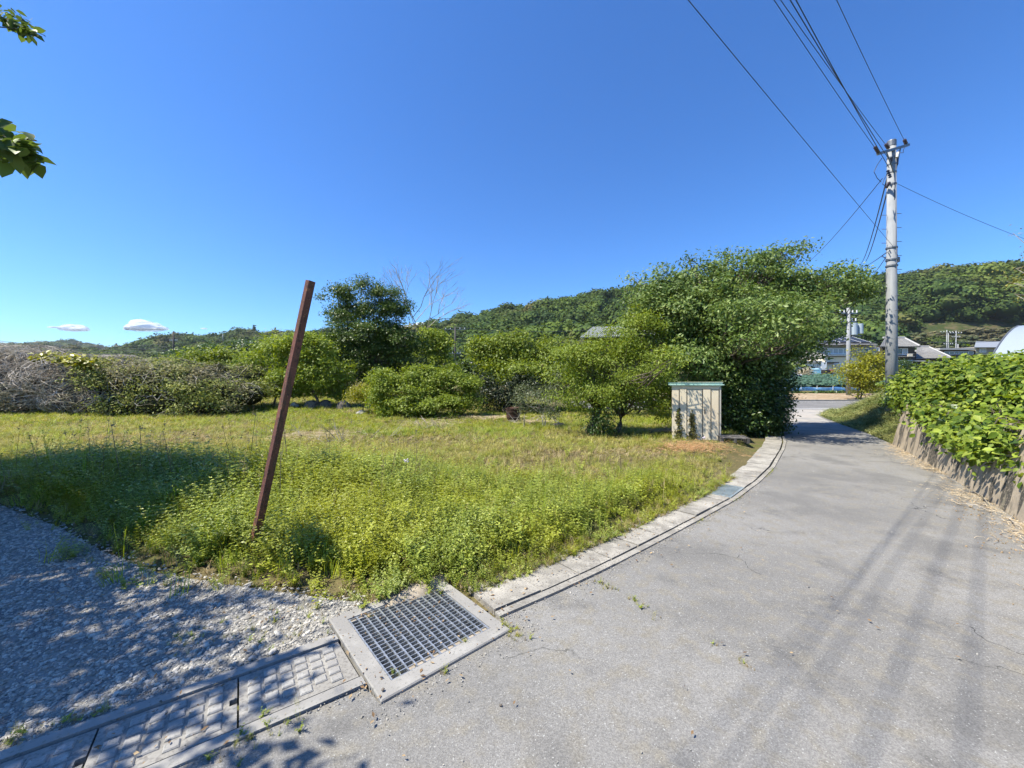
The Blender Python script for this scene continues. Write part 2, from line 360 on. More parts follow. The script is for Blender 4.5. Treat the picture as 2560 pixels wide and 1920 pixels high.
# asphalt
def asphalt_mat(name, base, coarse=True):
    m, t, out = newmat(name); b = N(t, 'BsdfPrincipled'); t.links.new(b.outputs[0], out.inputs[0]); b.inputs['Roughness'].default_value = 0.82; b.inputs['Specular IOR Level'].default_value = 0.35
    rgb = N(t, 'RGB'); rgb.outputs[0].default_value = rgba(base); c = rgb.outputs[0]
    c = mix(t, noise_fac(t, 0.55, 0.35, 0.65), c, tuple(v*1.28 for v in base))
    c = mix(t, noise_fac(t, 2.1, 0.5, 0.72, detail=7), c, tuple(v*0.78 for v in base))
    c = mix(t, noise_fac(t, 9, 0.45, 0.7, detail=6), c, (base[0]*1.15, base[1]*1.1, base[2]*0.98))
    c = mix(t, noise_fac(t, 0.9, 0.52, 0.68, detail=3), c, tuple(v*0.86 for v in base))
    c = mix(t, noise_fac(t, 1.7, 0.60, 0.70, detail=9, rough=.75), c, tuple(v*1.35 for v in base))
    # single stones of the mix
    vo = N(t, 'TexVoronoi'); vo.inputs['Scale'].default_value = 190; t.links.new(N(t, 'NewGeometry').outputs['Position'], vo.inputs['Vector'])
    sp = N(t, 'SeparateColor'); t.links.new(vo.outputs['Color'], sp.inputs[0]); mr = N(t, 'MapRange'); mr.inputs[1].default_value = 0.0; mr.inputs[2].default_value = 1.0; mr.inputs[3].default_value = 0.74; mr.inputs[4].default_value = 1.24
    t.links.new(sp.outputs[0], mr.inputs[0]); hv = N(t, 'HueSaturation'); t.links.new(c, hv.inputs['Color']); t.links.new(mr.outputs[0], hv.inputs['Value']); c = hv.outputs[0]
    gt = N(t, 'Math', operation='GREATER_THAN'); gt.inputs[1].default_value = 0.985; t.links.new(sp.outputs[1], gt.inputs[0]); c = mix(t, gt.outputs[0], c, (0.32,0.32,0.30))
    # hairline cracks: a warped line network kept only here and there
    v2 = N(t, 'TexVoronoi', feature='DISTANCE_TO_EDGE'); v2.inputs['Scale'].default_value = 0.75
    wn = N(t, 'TexNoise'); wn.inputs['Scale'].default_value = 3.0; wn.inputs['Detail'].default_value = 8; t.links.new(N(t, 'NewGeometry').outputs['Position'], wn.inputs['Vector'])
    ad = N(t, 'MixRGB'); ad.blend_type = 'ADD'; ad.inputs[0].default_value = 0.5; t.links.new(N(t, 'NewGeometry').outputs['Position'], ad.inputs[1]); t.links.new(wn.outputs['Color'], ad.inputs[2])
    t.links.new(ad.outputs[0], v2.inputs['Vector'])
    cr = N(t, 'MapRange'); cr.inputs[1].default_value = 0.001; cr.inputs[2].default_value = 0.005; cr.inputs[3].default_value = 1.0; cr.inputs[4].default_value = 0.0; t.links.new(v2.outputs['Distance'], cr.inputs[0])
    mk = N(t, 'Math', operation='MULTIPLY'); t.links.new(cr.outputs[0], mk.inputs[0]); t.links.new(noise_fac(t, 0.7, 0.5, 0.62), mk.inputs[1])
    c = mix(t, mk.outputs[0], c, (0.05,0.05,0.045))
    t.links.new(c, b.inputs['Base Color'])
    bp = N(t, 'Bump'); bp.inputs['Strength'].default_value = 0.5; bp.inputs['Distance'].default_value = 0.003
    t.links.new(vo.outputs['Distance'], bp.inputs['Height']); t.links.new(bp.outputs[0], b.inputs['Normal']); return m
m_asph = asphalt_mat('worn_asphalt', (0.174,0.170,0.159)); m_asph2 = asphalt_mat('road_asphalt', (0.155,0.152,0.146))
lane = sheet('lane', LE + RE[::-1], 0.0, m_asph, 'narrow worn grey asphalt lane curving away to the right')
road = sheet('road', [(4,21.3),(110,21.3),(110,29.6),(4,29.6)], 0.001, m_asph2, 'main road crossing behind the end of the lane')
m_line = mat('road_paint', (0.72,0.72,0.70), 0.7, layers=[(8,0.5,0.8,(0.45,0.45,0.44))])
mb = MB()
for y0 in (21.75, 29.0): mb.quad((4,y0,.006),(110,y0,.006),(110,y0+.15,.006),(4,y0+.15,.006))
ln = mb.obj('road_line', m_line); tag(ln, 'white edge lines painted on the main road', kind='structure')
m_apron = mat('old_concrete_apron', (0.33,0.30,0.26), 0.9, layers=[(0.8,0.4,0.6,(0.26,0.25,0.23)),(3,0.45,0.7,(0.38,0.36,0.31))], bump=(60,0.3,0.004))
sheet('lane_apron', [(9.9,14.1),(11.9,14.3),(13.9,17.6),(17.4,21.2),(14.3,21.2),(13.1,19.2)], 0.005, m_apron, 'pale old concrete strip where the lane meets the main road')
m_dirtstrip = mat('bare_earth', (0.30,0.22,0.14), 0.95, layers=[(0.6,0.4,0.6,(0.36,0.28,0.19)),(4,0.45,0.7,(0.2,0.16,0.1))], spec=0.1)
ys = [29.75, 30.6, 31.6, 33, 34.6]; mb = MB(); xs = np.arange(8, 60, 2.0)
for a, b in zip(ys[:-1], ys[1:]):
    for x in xs: mb.quad((x,a,Hs(x,a)+.03),(x+2,a,Hs(x+2,a)+.03),(x+2,b,Hs(x+2,b)+.03),(x,b,Hs(x,b)+.03))
o = mb.obj('earth_verge', m_dirtstrip); tag(o, 'strip of bare brown earth along the far side of the main road', kind='structure')
m_conc = mat('kerb_concrete', (0.282,0.274,0.254), 0.88, layers=[(1.5,0.4,0.65,(0.234,0.226,0.209)),(7,0.45,0.7,(0.323,0.315,0.290)),(60,0.55,0.7,(0.177,0.177,0.161))], bump=(120,0.4,0.003))
m_conc_old = mat('weathered_concrete', (0.290,0.274,0.238), 0.92, layers=[(1.3,0.45,0.62,(0.408,0.386,0.334)),(3.5,0.4,0.62,(0.228,0.216,0.188)),(9,0.5,0.7,(0.354,0.337,0.293)),(80,0.5,0.66,(0.172,0.160,0.142))], bump=(70,0.5,0.004), rand=0.1)
m_dark = mat('pit_shade_and_black_parts', (0.02,0.02,0.018), 0.9)  # near-black: painted shade for pit, channels and holes, plus black fittings
mb = MB()
for x in np.arange(9, 45, 2.0): mb.box((x+1, 29.72, 0.06), (1.96, 0.14, 0.13))
o = mb.obj('road_kerb', m_conc); tag(o, 'low concrete kerb on the far side of the main road', kind='structure')

# ---- catch basin with its steel grating
bas = empty('catch_basin', (*(BC+BU*BLU/2+BV*BLV/2), 0), 'square concrete catch basin with a steel grating beside the lane', 'drain')
mb = MB(); wd = 0.088
def bbar(mb, u0, u1, v0, v1, z0, z1, b=0.0):
    c = BC+BU*(u0+u1)/2+BV*(v0+v1)/2
    if b: mb.bbox((c[0], c[1], (z0+z1)/2), (u1-u0, v1-v0, z1-z0), b, math.radians(41))
    else: mb.box((c[0], c[1], (z0+z1)/2), (u1-u0, v1-v0, z1-z0), math.radians(41))
def ring(mb, u0, u1, v0, v1, wdt, z0, z1):
    o_ = [(u0,v0),(u1,v0),(u1,v1),(u0,v1)]; i_ = [(u0+wdt,v0+wdt),(u1-wdt,v0+wdt),(u1-wdt,v1-wdt),(u0+wdt,v1-wdt)]
    be = 0.006; ob = [(u0+be,v0+be),(u1-be,v0+be),(u1-be,v1-be),(u0+be,v1-be)]
    vs = [bpt(*p, z0) for p in o_]+[bpt(*p, z1-be) for p in o_]+[bpt(*p, z1) for p in ob]+[bpt(*p, z1) for p in i_]+[bpt(*p, z0) for p in i_]
    fs = []
    for r in range(4):
        for i in range(4): fs.append((r*4+i, r*4+(i+1)%4, r*4+4+(i+1)%4, r*4+4+i))
    mb.add(vs, fs)
ring(mb, 0, BLU, 0, BLV, wd, -0.55, 0.017); mb.obj('concrete_rim', m_conc, bas)
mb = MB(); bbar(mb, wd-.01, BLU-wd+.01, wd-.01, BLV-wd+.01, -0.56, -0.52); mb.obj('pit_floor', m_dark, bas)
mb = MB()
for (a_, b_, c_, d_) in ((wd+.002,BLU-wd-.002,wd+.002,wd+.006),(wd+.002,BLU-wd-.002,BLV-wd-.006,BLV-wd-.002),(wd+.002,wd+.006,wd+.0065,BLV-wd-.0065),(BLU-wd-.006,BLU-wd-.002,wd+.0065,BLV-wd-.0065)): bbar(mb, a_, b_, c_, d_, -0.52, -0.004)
mb.obj('pit_shade_liner', m_dark, bas)  # added liner that paints the pit's shade behind the grating openings
m_galv = mat('galvanised_steel', (0.50,0.52,0.53), 0.45, 0.75, layers=[(14,0.45,0.65,(0.36,0.38,0.38)),(50,0.5,0.7,(0.30,0.30,0.28))])
mb = MB(); gu0, gu1, gv0, gv1 = wd+.008, BLU-wd-.008, wd+.008, BLV-wd-.008
nu, nv = 13, 20
for i in range(nu+1):
    u = gu0+(gu1-gu0)*i/nu; bbar(mb, u-.0042, u+.0042, gv0, gv1, -0.034, 0.014)
for j in range(nv+1):
    v = gv0+(gv1-gv0)*j/nv; bbar(mb, gu0, gu1, v-.0026, v+.0026, -0.030, 0.0125)
# rounded corners of the openings: small gussets where the bars cross
for i in range(nu+1):
    for j in range(nv+1):
        u = gu0+(gu1-gu0)*i/nu; v = gv0+(gv1-gv0)*j/nv
        c = bpt(u, v, 0.0); mb.box((c[0], c[1], 0.004), (0.0125, 0.0125, 0.0164), math.radians(41+45))
mb.obj('grating', m_galv, bas)
m_silt = mat('dried_silt', (0.36,0.31,0.24), 0.95, layers=[(30,0.4,0.6,(0.28,0.24,0.18))], bump=(90,0.6,0.004))
mb = MB(); pu = (gu1-gu0)/nu; pv = (gv1-gv0)/nv
for i in range(2, nu): 
    mb = MB(); bbar(mb, gu0+pu*i+.006, gu0+pu*(i+1)-.006, gv0+.004, gv0+pv-.004, -0.012, 0.006+R.random()*.004, 0.003); mb.obj('silt', m_silt, bas)
for i in range(0, 4): mb = MB(); bbar(mb, gu0+pu*i+.006, gu0+pu*(i+1)-.006, gv1-pv+.004, gv1-.004, -0.012, 0.004, 0.003); mb.obj('silt', m_silt, bas)

# ---- patterned gutter left of the basin
GU = unit(np.array((0.974, 0.686))); GN_ = np.array((-GU[1], GU[0])); GA = math.atan2(GU[1], GU[0])
K0 = np.array((-1.342, 1.542))      # on the outer (lane) edge of the near rail
gut = empty('drain_channel', (-1.5, 1.75, 0), 'patterned concrete gutter with cobble-embossed covers beside the gravel', 'gutter')
def gp(s_, n_, z): p = K0+GU*s_+GN_*n_; return (p[0], p[1], z)
def gbox(mb, s0, s1, n0, n1, z0, z1, b=0.005, dz=0.0):
    c = gp((s0+s1)/2, (n0+n1)/2, (z0+z1)/2+dz); mb.bbox(c, (s1-s0, n1-n0, z1-z0), b, GA)
# the channel ends where it meets the basin's left side
def s_end(n_):    # solve for basin edge: (p-BC).BU = 0
    return (np.dot(BC-K0-GN_*n_, BU))/np.dot(GU, BU)
def cutpoly(mb, s0, n0, n1, z0, z1):
    e0, e1 = s_end(n0)-.012, s_end(n1)-.012; mb.prism([gp(s0,n0,0), gp(e0,n0,0), gp(e1,n1,0), gp(s0,n1,0)], z0, z1)
mb = MB(); cutpoly(mb, -2.6, 0.0, 0.062, -0.2, 0.011); mb.obj('rail', m_conc, gut)
mb = MB(); cutpoly(mb, -2.6, 0.44, 0.50, -0.2, 0.013); mb.obj('rail', m_conc, gut)
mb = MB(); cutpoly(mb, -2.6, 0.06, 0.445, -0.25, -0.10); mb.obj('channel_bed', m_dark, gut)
m_cover = mat('cover_concrete', (0.319,0.311,0.289), 0.9, layers=[(3,0.4,0.65,(0.268,0.259,0.242)),(25,0.5,0.7,(0.362,0.354,0.329)),(90,0.5,0.7,(0.216,0.216,0.199))], bump=(150,0.5,0.003), rand=0.06)
m_groove = mat('dirty_groove_concrete', (0.25,0.24,0.215), 0.95, layers=[(5,0.4,0.65,(0.31,0.30,0.27)),(60,0.45,0.65,(0.18,0.17,0.155))], bump=(150,0.6,0.003))
def cover(s0, s1, trim=False):
    mb = MB(); n0, n1 = 0.076, 0.428
    if trim: e0, e1 = s_end(n0)-.02, s_end(n1)-.02; mb.prism([gp(s0,n0,0), gp(e0,n0,0), gp(e1,n1,0), gp(s0,n1,0)], -0.09, 0.004)
    else:
        e0 = e1 = s1; h0, h1 = 0.235, 0.275   # a hand-hole notch at each end
        mb.prism([gp(s0,n0,0), gp(s1,n0,0), gp(s1,h0,0), gp(s1-.03,h0,0), gp(s1-.03,h1,0), gp(s1,h1,0), gp(s1,n1,0), gp(s0,n1,0)], -0.09, 0.004)
    pitch = 0.0705; k = 0
    s = s0+0.035
    while s+0.05 < min(e0, e1)-0.03:
        off = 0.0 if k % 2 else -0.026
        for r in range(5):
            n = n0+0.052+r*0.062+off
            if n-0.022 < n0+.012 or n+.026 > n1-.012: continue
            if not trim and s+.065 > s1-.035 and abs(n-.255) < .05: continue
            mb.cur = 1; gbox(mb, s, s+0.056, n-.0225, n+.0225, -0.005, 0.0115+R.random()*.0012, 0.005)
        s += pitch; k += 1
    return mb.obj('cover_slab', [m_groove, m_cover], gut)
se = s_end(0.25)
sj = -1.443+0; s_first = float(np.dot(np.array((-1.31, 1.84))-K0, GU))
ends = [s_first, s_first-.507, s_first-1.014, s_first-1.521, s_first-2.028]
cover(s_first+.004, 0, True)
for e in ends[:-1]: cover(e-.503, e-.004)

# ---- plain gutter right of the basin following the lane
path = [np.array(p) for p in LE[5:-2]]
seg = [np.linalg.norm(b-a) for a, b in zip(path[:-1], path[1:])]; cum = np.concatenate([[0], np.cumsum(seg)])
def along(s, off):
    s = np.clip(s, -0.6, cum[-1]-1e-6); i = int(np.clip(np.searchsorted(cum, s)-1, 0, len(seg)-1)); t = (s-cum[i])/seg[i]; p = path[i]+(path[i+1]-path[i])*t
    def tang(k): return unit(path[min(k+1, len(path)-1)]-path[max(k-1, 0)])
    d = unit(tang(i)*(1-t)+tang(i+1)*t); return p+np.array([-d[1], d[0]])*off
gut2 = empty('drain_channel', (*along(2.0, .25), 0), 'weathered plain concrete gutter curving along the lane by the weeds', 'gutter')
def strip(mb, s0, s1, o0, o1, z0, z1, n=2, dz=(0,0)):
    vs = []; k = n+1
    for z, pick in ((z0, 0), (z1, 1)):
        for off in (o0, o1):
            for i in range(k):
                p = along(s0+(s1-s0)*i/n, off); vs.append((p[0], p[1], z+(dz[0] if off == o0 else dz[1])*pick))
    A, B, C_, D = 0, k, 2*k, 3*k; fs = []
    for i in range(n):
        fs += [(C_+i, C_+i+1, D+i+1, D+i), (A+i, A+i+1, C_+i+1, C_+i), (B+i, D+i, D+i+1, B+i+1)]
    fs += [(A, C_, D, B), (A+n, B+n, D+n, C_+n)]
    mb.add(vs, fs)
S_END = float(cum[8]) if len(cum) > 8 else cum[-1]
mb = MB(); s = 0.02
while s < S_END+2.5:
    L = 1.2; strip(mb, s, min(s+L, S_END+2.5)-.006, 0.0, 0.058, -0.2, 0.014+R.normal()*.0015, 16); s += L
mb.obj('rail', m_conc_old, gut2)
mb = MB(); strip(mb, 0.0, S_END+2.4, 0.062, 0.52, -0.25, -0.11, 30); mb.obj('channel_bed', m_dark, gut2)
sg0 = float(np.dot(np.array((2.92,5.07))-path[5], unit(path[6]-path[5]))+cum[5]); sg1 = sg0+0.68
s = 0.03; k = 0
m_grate2 = mat('blue_grey_steel', (0.36,0.43,0.45), 0.5, 0.5, layers=[(5,0.4,0.6,(0.28,0.35,0.37)),(25,0.5,0.7,(0.45,0.50,0.50))])
while s < S_END+2.2:
    L = 0.415+R.normal()*0.006
    if s < sg0 < s+L: L = sg0-s
    if abs(s-sg0) < 1e-6:
        g2 = empty('side_grating', (*along(sg0+.34, .28), 0), None, None); g2.parent = gut2; g2.location = Vector((*along(sg0+.34, .28), 0))-Vector(gut2.location)
        mb = MB(); 
        for (a, b) in ((0.076,0.10),(0.456,0.48)): strip(mb, sg0+.01, sg1-.01, a, b, -0.05, 0.012, 2)
        for (a, b) in ((sg0+.01, sg0+.04), (sg1-.04, sg1-.01)): strip(mb, a, b, 0.10, 0.456, -0.05, 0.0115, 1)
        mb.obj('frame', m_grate2, g2)
        mb = MB(); n = 26
        for i in range(n):
            a = 0.104+(0.452-0.104)*i/n; strip(mb, sg0+.042, sg1-.042, a, a+.008, -0.03, 0.010, 2)
        for i in range(1, 6): c = sg0+.04+(sg1-sg0-.08)*i/6; strip(mb, c-.005, c+.005, 0.104, 0.452, -0.012, 0.0085, 1)
        mb.obj('grating', m_grate2, g2); s = sg1; continue
    mb = MB(); tl = R.normal()*0.003
    g = 0.011 if R.random() < .7 else .020
    strip(mb, s+g/2, s+L-g/2, 0.088, 0.45+R.normal()*.006, -0.09, 0.008+R.normal()*.0025, 6, (tl, -tl))
    mb.obj('cover_slab', m_conc_old, gut2); s += L
# ---- gravel yard
YARD = [gp(s_end(.47)-.01, .47, 0)[:2], gp(-9, .47, 0)[:2], (-14,-4), (-40,-4), (-40, 8.5)] + [tuple(p) for p in _fp] + [bpt(BLU, BLV, 0)[:2], bpt(-.003, BLV, 0)[:2]]
m_grav = mat('grey_gravel_bed', (0.26,0.245,0.21), 0.95, layers=[(0.9,0.4,0.65,(0.33,0.31,0.26)),(6,0.4,0.65,(0.155,0.155,0.15)),(45,0.42,0.62,(0.26,0.26,0.245))], bump=(60,1.0,0.02), spec=0.15)
sheet('gravel_yard', YARD, -0.006, m_grav, 'grey gravel yard in the shade of the overhanging tree')
def stone_proto(i, fl=0.5, sub=1):
    bm = bmesh.new(); bmesh.ops.create_icosphere(bm, subdivisions=sub, radius=1.0); rr = np.random.default_rng(i)
    sx, sy, sz = 1.0, 0.55+0.35*rr.random(), fl*(0.6+0.6*rr.random()); ph = rr.random(3)*6
    for v in bm.verts:
        c = v.co; d = 1+0.22*math.sin(3*c.x+ph[0])*math.cos(2.5*c.y+ph[1])+0.16*(rr.random()-.5)
        v.co = Vector((c.x*sx*d, c.y*sy*d, c.z*sz*d))
    me = bpy.data.meshes.new('stone'); bm.to_mesh(me); bm.free(); me.materials.append(m_stone); return me
m_stone = mat('gravel_stone', (0.38,0.36,0.315), 0.85, layers=[(18,0.4,0.6,(0.31,0.295,0.26))], rand=0.42, spec=0.2)
n = 115000; px = R.random(n); dd = 1.1+(R.random(n)**1.5)*7.5; xx = -1.5*dd*1.05-0.5+R.random(n)*(1.5*dd+1.6)
zs = -0.006
jt = .22*(R.random(n)-.35)*(R.random(n) < .5); k = inpoly(xx, dd-jt, YARD) & ~(((np.stack([xx, dd], 1)-K0)@GN_ < .49) & ((np.stack([xx, dd], 1)-BC)@BU < 0)) & ~(((np.stack([xx, dd], 1)-BC)@BU > -.004) & ((np.stack([xx, dd], 1)-BC)@BV < BLV)); xx, dd = xx[k], dd[k]; sz = 0.0036+0.0125*R.random(len(xx))**2.6+0.0012*dd; sz = np.where(R.random(len(xx)) < .012, sz*1.7, sz)
scatter('gravel', np.stack([xx, dd, np.full(len(xx), zs)+sz*.12], 1), np.stack([R.normal(size=len(xx))*.25, R.normal(size=len(xx))*.25, R.random(len(xx))*6.28], 1), sz, R.integers(0, 6, len(xx)), [stone_proto(i) for i in range(6)], 'loose grey gravel stones covering the yard')
# crumbs of stone and sand along the joints of lane and gutter
n = 5200; ss = R.random(n)*float(cum[6]); off = np.where(R.random(n) < .5, R.normal(size=n)*.05-.03, 0.46+R.random(n)*.12); pp = np.array([along(a, b) for a, b in zip(ss, off)])
n2 = 1800; s2 = -2.2+R.random(n2)*2.9; o2 = np.where(R.random(n2) < .5, -0.02+R.normal(size=n2)*.03, 0.53+R.random(n2)*.05); p2 = K0+GU*s2[:, None]+GN_*o2[:, None]
n3 = 500; p3 = BC+BU*(R.random(n3)*1.1-.1)[:, None]+BV*(-.04+R.normal(size=n3)*.05)[:, None]
n4 = 900; p4 = np.stack([R.uniform(-1.5, 7, n4), R.uniform(1.3, 9, n4)], 1)
pp = np.concatenate([pp, p2, p3, p4]); kk = ~((pp-BC)@BU > 0) | ~((pp-BC)@BV > 0) | ((pp-BC)@BU > BLU) | ((pp-BC)@BV > BLV); pp = pp[kk]
scatter('grit', np.concatenate([pp, np.full((len(pp), 1), 0.004)], 1), R.random((len(pp), 3))*6, 0.0018+0.005*R.random(len(pp))**4, R.integers(0, 3, len(pp)), [stone_proto(20+i) for i in range(3)], 'fine grit and crumbs of stone along the lane edge')
# ================================================================ leaning post, retaining wall, shed, barrel, poles, houses
m_rust = mat('rusty_brown_paint', (0.115,0.045,0.032), 0.62, layers=[(3,0.40,0.60,(0.165,0.062,0.042)),(1.0,0.52,0.60,(0.075,0.040,0.026),(26,26,2.2)),(30,0.54,0.66,(0.06,0.028,0.02)),(90,0.60,0.70,(0.30,0.15,0.08)),(12,0.64,0.70,(0.24,0.11,0.055))], bump=(90,0.4,0.003))
post = empty('steel_post', (-2.33, 3.45, 0), 'leaning rusty brown square steel post in the weeds', 'post')
b0 = Vector((-2.36, 3.46, -0.1)); b1 = Vector((-1.79, 3.42, 2.44)); ax = (b1-b0).normalized(); q0 = ax.to_track_quat('Z', 'Y').to_matrix().to_4x4()
Mx = Matrix.Translation(b0) @ q0 @ Matrix.Rotation(math.radians(-118), 4, 'Z')
mb = MB(); Lp = (b1-b0).length; hw = 0.0305; th = 0.0035
def tp(x, y, z): return tuple(Mx @ Vector((x, y, z)))
for (sx, sy, ex, ey) in ((-hw,-hw,hw,-hw),(hw,-hw,hw,hw),(hw,hw,-hw,hw),(-hw,hw,-hw,-hw)):
    pass
o4 = [(-hw,-hw),(hw,-hw),(hw,hw),(-hw,hw)]; i4 = [(-hw+th,-hw+th),(hw-th,-hw+th),(hw-th,hw-th),(-hw+th,hw-th)]
be = 0.004; oct_ = []
for i, (x, y) in enumerate(o4):
    sx, sy = (1 if x > 0 else -1), (1 if y > 0 else -1)
    a, b_ = (x-sx*be, y), (x, y-sy*be)
    oct_ += [a, b_] if i in (1, 3) else [b_, a]
mb.add([tp(x, y, 0) for x, y in oct_]+[tp(x, y, Lp) for x, y in oct_], [(i, (i+1)%8, 8+(i+1)%8, 8+i) for i in range(8)])
mb.obj('tube', m_rust, post)
mb = MB(); mb.add([tp(x, y, Lp-.0015) for x, y in oct_], [tuple(range(8))]); mb.add([tp(x, y, Lp-.0025) for x, y in oct_], [tuple(range(8))[::-1]]); mb.obj('end_cap', m_rust, post)
m_hole = mat('pale_gap', (0.62,0.63,0.52), 0.9)
# bolt holes as flat discs: small ones painted hole-dark, the large one pale
def disc(mb, c, n, r, h, k=12):
    n = Vector(n).normalized(); mb.tube([Vector(c)-n*0.0005, Vector(c)+n*h], r, k)
for (z, face, r) in ((1.02, (-1, 0), .010), (0.40, (-1, 0), .006), (1.75, (-1, 0), .005)):
    c = Mx @ Vector((face[0]*hw, face[1]*hw, z)); nn = Mx.to_3x3() @ Vector((face[0], face[1], 0)); mb = MB(); disc(mb, c, nn, r, .0012); mb.obj('bolt_hole', m_hole if r > .008 else m_dark, post)
# ---- retaining wall with hanging hedge
m_wall = mat('streaked_wall_concrete', (0.33,0.275,0.205), 0.92, layers=[(1.6,0.4,0.62,(0.40,0.335,0.245)),(6,0.45,0.7,(0.26,0.22,0.165)),(1.0,0.535,0.60,(0.06,0.055,0.045),(3.6,3.6,0.9)),(1.0,0.57,0.64,(0.17,0.155,0.11),(8,8,1.2)),(40,0.5,0.7,(0.28,0.235,0.18))], bump=(35,0.35,0.008))  # dark upright streaks of stretched noise over the concrete tone
wall = empty('retaining_wall', (7.07, 6.2, 0), 'low dark-streaked concrete retaining wall under the bright green hedge', 'wall')
W = [np.array(p, float) for p in RE[1:9]]; W[-1] = np.array((9.37, 9.5))
wc = np.concatenate([[0], np.cumsum([np.linalg.norm(b-a) for a, b in zip(W[:-1], W[1:])])])
def walong(s, off):
    s = np.clip(s, 0, wc[-1]-1e-6); i = int(np.searchsorted(wc, s, side='right')-1); i = min(i, len(W)-2); t = (s-wc[i])/(wc[i+1]-wc[i])
    def tg(k): return unit(W[min(k+1, len(W)-1)]-W[max(k-1, 0)])
    d = unit(tg(i)*(1-t)+tg(i+1)*t); return W[i]+(W[i+1]-W[i])*t+np.array([d[1], -d[0]])*off
edges = np.arange(0, wc[-1], 1.85); edges = list(edges[:-1])+[wc[-1]]
for a, b in zip(edges[:-1], edges[1:]):
    nS, nZ = 22, 9; vs = []; fs = []; a_, b_ = a+.006, b-.006
    for i in range(nS+1):
        s = a_+(b_-a_)*i/nS
        for j in range(nZ+1):
            z = -0.12+j/nZ*1.13; ro = 0.008*(vnoise(s*2.2, z*1.4, 3)-.5)+0.014*(vnoise(s*0.9, z*.7+9, 4)-.5)+0.004*(vnoise(s*6, z*2, 5)-.5)
            ei = -0.0 if 0 < i < nS else .012
            p = walong(s, 0.0+max(z, 0)*0.20+ro+ei); vs.append((p[0], p[1], z))
        for off in (0.5,):
            p = walong(s, off); vs.append((p[0], p[1], 1.01)); vs.append((p[0], p[1], -0.12))
    K = nZ+3
    for i in range(nS):
        for j in range(nZ): fs.append((i*K+j, i*K+j+1, (i+1)*K+j+1, (i+1)*K+j))
        fs.append((i*K+nZ, i*K+nZ+1, (i+1)*K+nZ+1, (i+1)*K+nZ)); fs.append((i*K+nZ+1, i*K+nZ+2, (i+1)*K+nZ+2, (i+1)*K+nZ+1))
    fs.append(tuple(range(K))); fs.append(tuple(nS*K+q for q in range(K))[::-1])
    mb = MB(); mb.add(vs, fs); mb.obj('wall_panel', m_wall, wall, smooth=False)

# ---- the storage shed
m_cream = mat('cream_steel_sheet', (0.62,0.545,0.40), 0.55, layers=[(1.2,0.45,0.65,(0.58,0.49,0.35)),(1.0,0.62,0.7,(0.42,0.32,0.19),(5,5,1.0))], bump=(8,0.15,0.01))
m_mint = mat('pale_green_roof_sheet', (0.36,0.55,0.49), 0.5, layers=[(3,0.45,0.65,(0.44,0.62,0.55)),(18,0.55,0.7,(0.30,0.44,0.38))])
m_paletop = mat('yellowish_roof_edge', (0.62,0.60,0.42), 0.8)  # pale yellowish tone for the strip along the roof front
sc_ = P(1752, 1098, 9.8); sh = empty('storage_shed', (sc_[0], sc_[1]+.3, Hs(sc_[0], sc_[1])), 'small cream metal storage shed with a pale green roof edge', 'shed', rz=math.radians(-24))
def shb(name, m, items, bev=0.0):
    mb = MB()
    for c, s in items:
        if bev: mb.bbox(c, s, bev)
        else: mb.box(c, s)
    me = mb.mesh(name); o = link(name, me, m); o.parent = sh; return o
Wd, Dp, Hh = 1.14, 0.60, 1.40
shb('cabinet', m_cream, [((0, .02, .66), (Wd-.02, Dp-.04, 1.40))])
yf = -Dp/2
# front: panels with upright ribs between, in the uneven rhythm of the photo
xsr = [-Wd/2+.005, -Wd/2+.19, -Wd/2+.37, -Wd/2+.73, -Wd/2+.92, Wd/2-.04]
for i in range(5):
    a, b = xsr[i]+.012, xsr[i+1]-.012; hgt = 1.27 if i not in (0,) else 1.30
    shb('door_panel', m_cream, [(((a+b)/2, yf-.012-(.012 if i in (1, 3) else 0), hgt/2-.0), (b-a, .024, hgt))], .004)
shb('upper_rail', m_cream, [((0, yf-.002, 1.325), (Wd-.02, .03, .085))], .003)
shb('corner_post', mat('shed_trim_grey', (0.40,0.38,0.33), .5), [((Wd/2-.012, yf-.008, .67), (.03, .05, 1.34))], .003)
shb('roof_panel', m_mint, [((0, .0, 1.395), (Wd+.14, Dp+.16, .02))])
mb = MB(); x0, x1 = -Wd/2-.09, Wd/2+.04
mb.add([(x0+.07, yf-.05, 1.36), (x1-.03, yf-.05, 1.36), (x1, yf-.085, 1.455), (x0, yf-.085, 1.455), (x0+.07, yf-.03, 1.36), (x1-.03, yf-.03, 1.36), (x1, yf-.06, 1.455), (x0, yf-.06, 1.455)], [(0,1,2,3),(7,6,5,4),(3,2,6,7),(0,4,5,1),(0,3,7,4),(1,5,6,2)])
o = link('roof_fascia', mb.mesh('roof_fascia'), m_mint); o.parent = sh
shb('roof_edge', m_paletop, [((.1, yf-.045, 1.462), (Wd-.1, .06, .008))])
shb('door_handle', m_dark, [((xsr[3]+.05, yf-.034, .72), (.02, .018, .13))], .004)
